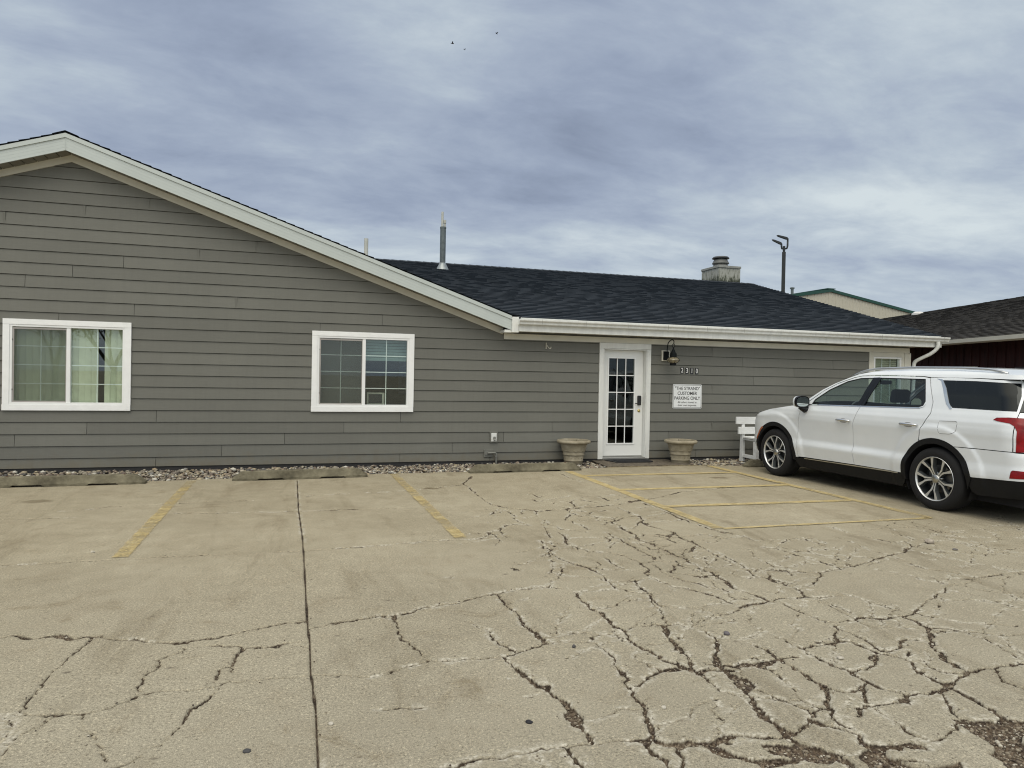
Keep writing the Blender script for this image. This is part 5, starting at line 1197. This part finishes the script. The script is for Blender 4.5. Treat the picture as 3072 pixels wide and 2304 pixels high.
def M(s, h, off=0.0, side=-1):
    f, r = uF(h), uR(h); s0, s1 = f+AF, r-AR
    if s >= s0 and s <= s1: u, v, nu, nv = s, Bw(s, h), 0, 1
    elif s < s0:
        B = Bw(s0, h); t = (s0-s)/LF
        if t <= 1: a = t*math.pi/2; u = s0-AF*math.sin(a); v = B-CF+CF*math.cos(a); nu, nv = -math.sin(a), math.cos(a)
        else: u = f-.0; v = B-CF-(t-1)*LF; nu, nv = -1, 0
    else:
        B = Bw(s1, h); t = (s-s1)/LR
        if t <= 1: a = t*math.pi/2; u = s1+AR*math.sin(a); v = B-CR+CR*math.cos(a); nu, nv = math.sin(a), math.cos(a)
        else: u = r+.02*min(1, (t-1)); v = B-CR-(t-1)*LR; nu, nv = 1, 0
    v = max(v, 0.0)
    return (side*(v+nv*off), -(u+nu*off), h)
def pin(P, x, y):
    c = False
    for (ax, ay), (bx, by) in zip(P, P[1:]+P[:1]):
        if (ay > y) != (by > y) and x < (bx-ax)*(y-ay)/(by-ay)+ax: c = not c
    return c
def dense(P, step=.03):
    out = []
    for (ax, ay), (bx, by) in zip(P, P[1:]+P[:1]):
        L = math.hypot(bx-ax, by-ay); n = max(1, int(L/step))
        for k in range(n): out.append((ax+(bx-ax)*k/n, ay+(by-ay)*k/n))
    return out
def inset(P, d):
    A = sum(ax*by-bx*ay for (ax, ay), (bx, by) in zip(P, P[1:]+P[:1])); P = P if A > 0 else P[::-1]; out = []
    n = len(P)
    for i in range(n):
        a, b, c = Vector(P[i-1]), Vector(P[i]), Vector(P[(i+1) % n]); e1 = (b-a).normalized(); e2 = (c-b).normalized()
        n1 = Vector((-e1.y, e1.x)); n2 = Vector((-e2.y, e2.x)); m = n1+n2
        if m.length < .2: m = n1
        m.normalize(); k = d/max(.5, m.dot(n1)); out.append(tuple(b+m*k))
    return out
def rounded(P, r, n=4):
    out = []; N_ = len(P)
    for i in range(N_):
        a, b, c = Vector(P[i-1]), Vector(P[i]), Vector(P[(i+1) % N_]); la, lc = (a-b).length, (c-b).length; q = min(r, la*.45, lc*.45)
        p0, p1 = b+(a-b).normalized()*q, b+(c-b).normalized()*q
        for k in range(n+1): t = k/n; out.append(tuple(p0*(1-t)**2+b*2*t*(1-t)+p1*t*t))
    return out
def panel(name, P, m, parent, holes=(), off=0.0, gap=.0, step=.03, sides=(-1, 1), depth=.012, ret_n=None):
    if gap: P = inset(P, gap)
    B = dense(P, step); hs = [dense(h, step) for h in holes]; pts = list(B); ed = [(i, (i+1) % len(B)) for i in range(len(B))]
    for h in hs: o = len(pts); pts += h; ed += [(o+i, o+(i+1) % len(h)) for i in range(len(h))]
    x0, x1 = min(p[0] for p in B), max(p[0] for p in B); y0, y1 = min(p[1] for p in B), max(p[1] for p in B)
    nb = len(pts); bp_ = np.array(pts)
    gx = np.arange(x0+step/2, x1, step); gy = np.arange(y0+step*.35, y1, step*.7)
    for x in gx:
        for y in gy:
            if not pin(P, x, y) or any(pin(list(h), x, y) for h in holes): continue
            if np.min(np.hypot(bp_[:, 0]-x, bp_[:, 1]-y)) < step*.42: continue
            pts.append((float(x), float(y)))
    v2, _, f2, _, _, _ = delaunay_2d_cdt([Vector(p) for p in pts], ed, [], 0, 1e-6)
    fs = []
    for f in f2:
        cx = sum(v2[i].x for i in f)/3; cy_ = sum(v2[i].y for i in f)/3
        if pin(P, cx, cy_) and not any(pin(list(h), cx, cy_) for h in holes): fs.append(tuple(f))
    res = []
    cnt = {}
    for f in fs:
        for a, b_ in zip(f, f[1:]+f[:1]): cnt[(a, b_)] = cnt.get((a, b_), 0)+1
    bd = [e for e in cnt if (e[1], e[0]) not in cnt]
    for sd in sides:
        b = MB(); vs = [M(v.x, v.y, off, sd) for v in v2]; used = sorted({i for e in bd for i in e}); mp = {i: len(vs)+k for k, i in enumerate(used)}
        vs += [M(v2[i].x, v2[i].y, off-depth, sd) for i in used]
        b.v = vs; b.f = list(fs)+[(e[0], e[1], mp[e[1]], mp[e[0]]) for e in bd]; b.mi = [0]*len(b.f)
        o = b.build(name, m, parent, True, auto=38); res.append(o)
    return res
def arc(cx, cz, r, a0, a1, n=28): return [(cx+r*math.cos(math.radians(a0+(a1-a0)*k/n)), cz+r*math.sin(math.radians(a0+(a1-a0)*k/n))) for k in range(n+1)]
UWF, UWR, ZW = .885, 3.835, .375
SF, SR = -.75, 5.95      # s values past the car's centre line at nose and tail are clamped by v>=0
def snose(h): return -.10+uF(h)+AF-LF-(Bw(uF(h)+AF, h)-CF)
def stail(h): return .12+uR(h)-AR+LR+(Bw(uR(h)-AR, h)-CR)
# fender + front bumper
top = [(snose(.88), .88), (-.35, .885), (-.05, .90), (.15, .925), (.33, .955), (.50, 1.00), (.76, 1.065), (1.10, 1.12), (1.44, 1.165)]
fen = [(1.44, 1.165), (1.475, 1.11), (1.425, .87), (1.405, .63), (1.43, .36), (1.375, .36)]+arc(UWF, ZW, .490, -2, 188, 30)+[(.30, .40), (.05, .40), (-.35, .42), (snose(.42), .42)]+top[:-1]
panel('fender', fen, PW, CAR, gap=.0015)
panel('front_bumper', [(snose(.20)+.0, .20), (.0, .20), (.40, .24), (.405, .36), (.39, .398), (.05, .395), (-.35, .415), (snose(.41), .413)], CLAD, CAR, off=-.004)
panel('grille', [(snose(.45), .45), (-.45, .45), (-.38, .62), (-.36, .84), (snose(.85), .85)], PIANO, CAR, off=.006)
panel('headlight', [(.02, .90), (.16, .93), (.36, .995), (.47, 1.012), (.42, .965), (.25, .915), (.05, .885)], LAMP, CAR, off=.005)
panel('side_marker', arc(UWF, ZW, .497, 158, 127, 8)+arc(UWF, ZW, .468, 127, 158, 8), AMB, CAR, off=.010)
# doors
fo = [(1.479, 1.11), (1.429, .87), (1.409, .63), (1.436, .37), (2.545, .385), (2.515, .69), (2.535, .95), (2.612, 1.18), (2.665, 1.30), (2.745, 1.53), (2.762, 1.618), (2.45, 1.608), (2.31, 1.580), (2.05, 1.495), (1.84, 1.390), (1.655, 1.262), (1.52, 1.168)]
fw = [(1.655, 1.172), (2.60, 1.200), (2.655, 1.33), (2.742, 1.588), (2.44, 1.582), (2.22, 1.535), (1.94, 1.412), (1.70, 1.255)]
ro = [(2.549, .385), (2.519, .69), (2.539, .95), (2.616, 1.18), (2.669, 1.30), (2.749, 1.53), (2.766, 1.618), (3.45, 1.606), (3.555, 1.590), (3.60, 1.50), (3.715, 1.30), (3.735, 1.16), (3.64, .97), (3.612, .845)]+arc(UWR, ZW, .490, 112, 180, 12)[1:]+[(3.35, .385)]
rw = [(2.606, 1.200), (3.54, 1.222), (3.60, 1.245), (3.615, 1.30), (3.575, 1.41), (3.50, 1.578), (2.768, 1.590), (2.662, 1.33)]
res_f = panel('front_door', fo, PW, CAR, holes=[fw], gap=.0022); res_r = panel('rear_door', ro, PW, CAR, holes=[rw], gap=.0022)
for dd, P, gm, hs in ((res_f, fw, G1, [(2.24, .985, 2.50)]), (res_r, rw, G2, [(3.33, 1.005, 3.60)])):
    for k, sd in enumerate((-1, 1)):
        panel('window', inset(rounded(P, .03), .002), gm, dd[k], off=-.010, sides=(sd,), depth=.001)
        # black seal frame inside the opening
        ring_o = P; ring_i = inset(P, .016) if sum(ax*by-bx*ay for (ax, ay), (bx, by) in zip(P, P[1:]+P[:1])) else P
        panel('window_seal', ring_o, CLAD, dd[k], holes=[inset(P, .014)], off=-.006, sides=(sd,), depth=.004)
        for (u0, hz, u1) in hs:
            b = MB()
            n = 10; pts = []
            for i in range(n+1):
                t = i/n; u = u0+(u1-u0)*t; x, y, z = M(u, hz+.004*math.sin(t*math.pi), .012+.034*math.sin(math.pi*min(1, max(0, t)))**.5, sd); pts.append((x, y, z))
            b.tube(pts, [.010]+[.016]*(n-1)+[.012], 10); b.build('handle', CHR, dd[k], True)
            for (uu, rr) in ((u0+.01, .035),): pass
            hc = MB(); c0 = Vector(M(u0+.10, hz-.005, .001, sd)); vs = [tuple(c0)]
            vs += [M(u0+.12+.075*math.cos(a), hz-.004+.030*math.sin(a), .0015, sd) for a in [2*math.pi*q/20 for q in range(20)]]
            hc.add(vs, [(0, 1+q, 1+(q+1) % 20) for q in range(20)]); hc.build('handle_cup_shade', mat('cup_shadow', (.25, .25, .25), .4), dd[k])  # flat grey disc paints the shade of the handle recess
# B pillar blacks
for sd in (-1, 1):
    panel('pillar_trim', [(2.540, 1.203), (2.6155, 1.203), (2.6655, 1.31), (2.7545, 1.592), (2.665, 1.589), (2.59, 1.33)], PIANO, CAR, off=.005, sides=(sd,))
    panel('pillar_trim', [(2.6195, 1.203), (2.668, 1.204), (2.715, 1.33), (2.81, 1.590), (2.7585, 1.592), (2.6695, 1.31)], PIANO, CAR, off=.005, sides=(sd,))
# rear quarter, bumper, tailgate
qo = [(3.620, .845), (3.648, .97), (3.743, 1.16), (3.723, 1.30), (3.608, 1.50), (3.563, 1.594), (3.8, 1.598), (4.2, 1.588), (4.57, 1.570), (4.70, 1.566), (4.765, 1.40), (4.77, 1.225), (4.77, 1.145), (4.765, .80), (4.20, .795)]+arc(UWR, ZW, .490, 58, 115, 14)
qg = [(3.745, 1.565), (4.20, 1.558), (4.60, 1.540), (4.68, 1.538), (4.735, 1.40), (4.745, 1.232), (4.00, 1.238), (3.93, 1.30), (3.83, 1.47)]
panel('quarter_panel', qo, PW, CAR, holes=[qg], gap=.002)
panel('quarter_window', qg, G3, CAR, off=-.003, depth=.002)
ch_ = [(3.66, 1.585), (3.745, 1.575), (3.84, 1.47), (3.94, 1.30), (4.005, 1.228), (3.975, 1.222), (3.905, 1.285), (3.80, 1.46), (3.73, 1.56)]
panel('chrome_strip', ch_, CHR, CAR, off=.004)
panel('chrome_strip', [(1.60, 1.168), (2.60, 1.188), (3.56, 1.210), (3.61, 1.232), (3.63, 1.262), (3.615, 1.235), (3.565, 1.224), (2.60, 1.201), (1.60, 1.180)], CHR, CAR, off=.006)
bo = [(4.19, .790), (4.765, .795), (4.80, .79), (5.1, .79), (stail(.79), .79), (stail(.50), .50), (5.0, .50), (4.30, .465)]+arc(UWR, ZW, .490, 14, 57, 10)
panel('rear_bumper', bo, PW, CAR, gap=.002)
panel('lower_bumper', [(4.24, .455), (4.33, .465), (5.0, .497), (stail(.50), .497), (stail(.29), .29), (4.75, .29), (4.36, .27), (4.30, .30)], CLAD, CAR, off=-.004)
panel('tailgate', [(4.772, .80), (stail(.80), .80), (stail(1.2), 1.215), (4.774, 1.222), (4.773, 1.15)], PW, CAR, gap=.002)
panel('tail_lamp', [(4.55, 1.135), (4.585, 1.160), (4.70, 1.168), (5.02, 1.160), (5.02, 1.11), (5.03, .83), (4.98, .812), (4.795, .80), (4.800, 1.02), (4.770, 1.075), (4.72, 1.105), (4.60, 1.122)], TL, CAR, off=.006)
panel('reflector', [(4.765, .59), (4.78, .605), (5.05, .60), (5.05, .53), (4.755, .515)], TL, CAR, off=.005)
panel('rear_window', [(4.750, 1.228), (stail(1.228), 1.228), (stail(1.57), 1.574), (4.69, 1.574), (4.745, 1.40)], G3, CAR, off=-.004, depth=.002)
panel('fuel_door', rounded([(3.875, 1.075), (4.125, 1.085), (4.115, .965), (4.06, .935), (3.905, .930)], .03), PW, CAR, off=.0015, depth=.003, sides=(-1,))
fd = rounded([(3.875, 1.075), (4.125, 1.085), (4.115, .965), (4.06, .935), (3.905, .930)], .03)
panel('fuel_door_seam', inset(fd, -.004), UNDER, CAR, off=.0006, holes=[inset(fd, .0005)], sides=(-1,), depth=.0004)
# arches and rocker
for c, nm in ((UWF, 'front'), (UWR, 'rear')):
    ring = arc(c, ZW, .489, -8 if c == UWF else 9, 188, 34)+arc(c, ZW, .425, 188, -8, 30)
    panel('arch_cladding', ring, CLAD, CAR, off=.006, depth=.10)
panel('rocker_cladding', [(1.385, .352), (2.54, .370), (3.34, .376), (3.395, .30), (3.33, .21), (1.44, .21), (1.36, .29)], CLAD, CAR, off=.006)
panel('rocker_strip', [(1.55, .358), (2.54, .377), (3.30, .384), (3.30, .372), (2.54, .362), (1.55, .348)], SATIN, CAR, off=.012, depth=.004)
# roof side rail of the body and roof skin
can = [(1.52, 1.185), (1.655, 1.276), (1.84, 1.400), (2.05, 1.505), (2.31, 1.590), (2.45, 1.616), (2.765, 1.626), (3.45, 1.614), (3.57, 1.600), (4.2, 1.594), (4.57, 1.582), (4.80, 1.580), (stail(1.6), 1.580), (stail(1.6), 1.618), (4.75, 1.622), (4.3, 1.655), (3.9, 1.675), (3.2, 1.685), (2.6, 1.672), (2.38, 1.635), (2.2, 1.575), (2.0, 1.500), (1.80, 1.405), (1.60, 1.278), (1.45, 1.180)]
panel('roof_side', can, PW, CAR, step=.02)
def skin(name, rows, crown, m, parent=CAR, n=17, xcrown=0):
    vs = []; fs = []
    for (pt, cr, fwd) in rows:
        x, y, z = pt
        for i in range(n):
            w = -1+2*i/(n-1); vs.append((abs(x)*w, y+fwd*(1-w*w), z+cr*(1-abs(w)**2.4)))
    for j in range(len(rows)-1):
        for i in range(n-1): fs.append((j*n+i, j*n+i+1, (j+1)*n+i+1, (j+1)*n+i))
    b = MB(); b.add(vs, fs); return b.build(name, m, parent, True, auto=45)
hood = []
for i in range(40):
    s = snose(.88)+.02+(1.44-snose(.88)-.02)*i/39; h = np.interp(s, [p[0] for p in top], [p[1] for p in top]); p = M(s, h); hood.append((p, np.interp(s, [-.6, 0, .5, 1.44], [.01, .06, .075, .055]), np.interp(s, [1.0, 1.44], [0, .18])))
skin('hood', hood, 0, PW)
ws = []
for i in range(16):
    t = i/15; u = 1.47+(2.33-1.47)*t; h = np.interp(u, [1.45, 1.60, 1.80, 2.0, 2.2, 2.38], [1.180, 1.275, 1.400, 1.495, 1.570, 1.630]); p = M(u, h); ws.append((p, .02+.035*t, .20-.05*t))
skin('windshield', ws, 0, G1)
rf = []
for i in range(44):
    u = 2.34+(stail(1.62)-.12-2.34)*i/43; h = np.interp(u, [2.2, 2.38, 2.6, 3.2, 3.9, 4.3, 4.75], [1.575, 1.635, 1.672, 1.685, 1.675, 1.655, 1.622]); p = M(u, h); rf.append((p, .055*min(1, abs(p[0])/.6), np.interp(u, [2.34, 2.9], [.15, 0])))
skin('roof', rf, 0, PW)
for sd in (-1, 1):
    pts = []
    for i in range(30):
        t = i/29; u = 2.22+(4.50-2.22)*t; h = np.interp(u, [2.2, 2.38, 2.6, 3.2, 3.9, 4.3, 4.63], [1.575, 1.635, 1.672, 1.685, 1.675, 1.655, 1.622]); x, y, z = M(u, h); e = min(1, min(t, 1-t)*9)
        pts.append((sd*(abs(x)-.045), y, z+.010+.030*e**.6))
    b = MB(); b.tube(pts, .016, 10); b.build('roof_rail', SATIN, CAR, True)
b = MB(); b.lathe([(.05, 0), (.04, .02), (.02, .035), (0, .04)], (0, -4.35, 1.715), 16); b.prism([(-4.28, 1.715), (-4.45, 1.715), (-4.46, 1.80)], -.006, .006, 'x'); b.build('antenna_fin', PIANO, CAR, True, auto=30)
# dark inner body
b = MB(); b.box(-.80, .80, -4.80, -.25, .19, .62); b.box(-.90, .90, -3.25, -1.45, .22, .60); b.box(-.60, .60, -.9, -.12, .3, .85)
b.build('underbody', UNDER, CAR)  # boxes set low and wide to block light and deepen shade beneath
panel('inner_shell', [(.30, .25), (1.36, .25)]+[(1.40, 1.10), (1.30, 1.09), (.6, .99), (.05, .86), (-.3, .80), (-.3, .30)], UNDER, CAR, off=-.05, holes=[arc(UWF, ZW, .43, 0, 359, 30)[:-1]], depth=.001)
panel('inner_shell', [(1.42, .25), (3.40, .25), (3.40, .55), (3.60, .85), (3.70, 1.15), (2.6, 1.14), (1.5, 1.10)], UNDER, CAR, off=-.035, depth=.001)
panel('inner_shell', [(3.60, .86), (4.2, .86), (4.25, .50), (4.30, .30), (5.2, .30), (5.2, 1.18), (3.72, 1.18)], UNDER, CAR, off=-.03, depth=.001)
b = MB(); b.box(-.86, .86, -1.62, -1.50, .6, 1.15); b.build('firewall', UNDER, CAR)
# wheel wells
for c in (UWF, UWR):
    for sd in (-1, 1):
        b = MB(); prof = arc(c, ZW, .45, -25, 205, 30); vs = [(sd*x, -u, z) for x in (.62, .93) for u, z in prof]; n = len(prof)
        b.add(vs, [(i, i+1, n+i+1, n+i) for i in range(n-1)]); b.add([(sd*.62, -c, ZW)]+[(sd*.62, -u, z) for u, z in prof], [(0, i+1, i+2) for i in range(n-1)]); b.build('wheel_well', UNDER, CAR)
# mirrors
for sd in (-1, 1):
    mr = thing('side_mirror', None, None); mr.parent = CAR
    def shell(x0, x1, f, m, nm, off=0):
        b = MB(); vs = []; n = 20; K = 7
        for k in range(K):
            t = k/(K-1); y = x0+(x1-x0)*t; sc = f(t)
            for i in range(n):
                a = 2*math.pi*i/n; ca, sa = math.cos(a), math.sin(a); ca = math.copysign(abs(ca)**.7, ca); sa = math.copysign(abs(sa)**.7, sa)
                vs.append((sd*(1.075+.125*sc*ca), y, 1.215+.088*sc*sa+(.01 if off else 0)))
        b.add(vs, [(k*n+i, k*n+(i+1) % n, (k+1)*n+(i+1) % n, (k+1)*n+i) for k in range(K-1) for i in range(n)]+[tuple(range(n)), tuple(range((K-1)*n, K*n))]); return b.build(nm, m, mr, True, auto=50)
    shell(-1.50, -1.605, lambda t: .45+.55*math.sin(math.pi/2*min(1, t*1.15)), PW, 'mirror_cap'); shell(-1.606, -1.640, lambda t: 1.0-.03*t, PIANO, 'mirror_housing')
    b = MB(); vs = [(sd*1.075, -1.6412, 1.215)]+[(sd*(1.075+.105*math.copysign(abs(math.cos(a))**.7, math.cos(a))), -1.6412, 1.215+.070*math.copysign(abs(math.sin(a))**.7, math.sin(a))) for a in [2*math.pi*k/24 for k in range(24)]]
    b.add(vs, [(0, 1+k, 1+(k+1) % 24) for k in range(24)]); b.build('mirror_glass', mat('mirror_silver', (.55, .62, .62), .02, 1, var=.01), mr)
    b = MB(); b.tube([(sd*.93, -1.60, 1.12), (sd*1.00, -1.59, 1.09), (sd*1.06, -1.585, 1.14)], [.035, .045, .05], 12); b.build('mirror_arm', PIANO, mr, True)
# interior
SEAT = mat('seat_leather', (.035, .037, .040), .55, var=.15)
def seat(x, u, hrest=True, w=.50):
    s = thing('seat', None, None); s.parent = CAR; s.location = (x, -u, 0)
    b = MB(); b.box(-w/2, w/2, -.10, .42, .50, .66); b.build('seat_cushion', SEAT, s, bevel=.05)
    b = MB(); b.prism([(-.02, .62), (-.14, .62), (-.30, 1.22), (-.20, 1.24)], -w/2, w/2, 'x'); b.build('seat_back', SEAT, s, bevel=.04)
    if hrest: b = MB(); b.prism([(-.22, 1.25), (-.33, 1.25), (-.34, 1.43), (-.26, 1.44)], -.14, .14, 'x'); b.build('headrest', SEAT, s, bevel=.035)
seat(-.38, 2.45); seat(.38, 2.45); seat(-.40, 3.35); seat(.40, 3.35); seat(-.36, 4.15, w=.45); seat(.36, 4.15, w=.45)
b = MB(); b.prism([(-1.55, 1.00), (-1.55, 1.14), (-1.78, 1.13), (-1.90, 1.05), (-1.88, .80), (-1.6, .7)], -.84, .84, 'x'); b.build('dashboard', SEAT, CAR, bevel=.02)
b = MB(); cst = Vector((-.38, -2.06, 1.06))
ax_ = Vector((0, -.92, .38)).normalized(); e1 = Vector((1, 0, 0)); e2 = ax_.cross(e1)
b.tube([cst+(e1*math.cos(a)+e2*math.sin(a))*.185 for a in [2*math.pi*k/28 for k in range(29)]], .016, 8, caps=False); b.tube([cst-e1*.17, cst+e1*.17], .018, 8); b.tube([cst-ax_*.2, cst], .03, 8); b.build('steering_wheel', SEAT, CAR, True)
b = MB(); b.box(-.10, .10, -2.12, -2.09, 1.50, 1.56); b.build('interior_mirror', SEAT, CAR, bevel=.01)
# wheels
TY = mat('tyre', (.006, .006, .007), .85, var=.2, vscale=30); RIM = mat('machined_alloy', (.66, .67, .67), .38, .75, var=.04); DRIM = mat('painted_alloy', (.055, .062, .066), .4, .6, var=.1)
def wheel():
    w = thing('wheel', None, None); w.parent = CAR
    b = MB(); R = .378
    b.lathe([(.262, -.005), (.268, -.018), (.300, -.026), (.335, -.022), (.362, -.006), (.374, .012), (R, .035), (R, .20), (.374, .225), (.35, .245), (.27, .24)], n=72, axis='x')
    ty = b.build('tyre', TY, w, True, auto=35)
    b = MB(); b.lathe([(.262, .0), (.268, -.014), (.262, -.020), (.254, -.014), (.250, .004)], n=72, axis='x'); b.build('rim', RIM, w, True, auto=50)
    b = MB(); b.lathe([(.251, .004), (.240, .05), (.235, .20)], n=48, axis='x'); b.lathe([(.235, .13), (.10, .13), (.0, .125)], n=48, axis='x'); b.build('barrel', DRIM, w, True, auto=50)
    b = MB(); b.lathe([(.165, .085), (.165, .10), (.0, .10)], n=36, axis='x'); b.lathe([(.165, .0845), (.07, .084), (.06, .06)], n=36, axis='x'); b.build('brake_disc', mat('brake', (.16, .16, .16), .4, .9), w)
    sp = MB(); dk_ = MB()
    def P2(r, a, x): return (x, r*math.sin(a), r*math.cos(a))
    for k in range(5):
        a0 = 2*math.pi*k/5+math.radians(6)
        for sgn in (-1, 1):
            # each arm: leaves the hub close to its twin, then splays to the rim
            pr = [(.050, .00, .055), (.105, .04, .19), (.150, .065, .235), (.256, .26, .16)]
            # inner edge angle, outer edge angle by radius
            ed = [(.045, .10, .42), (.100, .045, .215), (.145, .055, .215), (.165, .14, .26), (.256, .225, .375)]
            f = []; bk = []
            for r, ai, ao in ed:
                x = np.interp(r, [.045, .15, .256], [.012, -.002, -.010]); f += [P2(r, a0+sgn*ai, x), P2(r, a0+sgn*ao, x)]; bk += [P2(r, a0+sgn*(ai-.0), x+.05), P2(r, a0+sgn*(ao+.05), x+.05)]
            n = len(ed); sp.add(f, [(2*i, 2*i+1, 2*i+3, 2*i+2) for i in range(n-1)])
            dk_.add(f+bk, [(2*i, 2*i+2, 2*n+2*i+2, 2*n+2*i) for i in range(n-1)]+[(2*i+1, 2*i+3, 2*n+2*i+3, 2*n+2*i+1) for i in range(n-1)])
    sp.build('spokes', RIM, w); dk_.build('spoke_sides', mat('spoke_side', (.15, .165, .17), .4, .7), w)
    b = MB(); b.lathe([(.058, .03), (.052, .004), (.044, -.004), (.0, -.008)], n=28, axis='x'); b.build('hub_cap', mat('hub_cap', (.42, .42, .40), .3, 1), w, True, auto=40)
    b = MB()
    for k in range(5):
        a = 2*math.pi*k/5+math.radians(42); p = P2(.068, a, 0); b.lathe([(.012, .05), (.011, .028), (.0, .024)], (0, p[1], p[2]), 8, axis='x')
    b.build('lug_nut', CHR, w)
    b = MB(); b.lathe([(.07, .03), (.075, .09), (.0, .09)], n=24, axis='x'); b.build('hub', DRIM, w)
    return w
w0 = wheel(); XW = -.962
w0.location = (XW, -UWF, ZW+.002)
w1 = dup(w0, CAR); w1.location = (XW, -UWR, ZW+.002); w1.rotation_euler = (math.radians(-20), 0, 0)
w2 = dup(w0, CAR); w2.location = (-XW, -UWF, ZW+.002); w2.rotation_euler = (0, 0, math.pi)
w3 = dup(w0, CAR); w3.location = (-XW, -UWR, ZW+.002); w3.rotation_euler = (0, 0, math.pi)
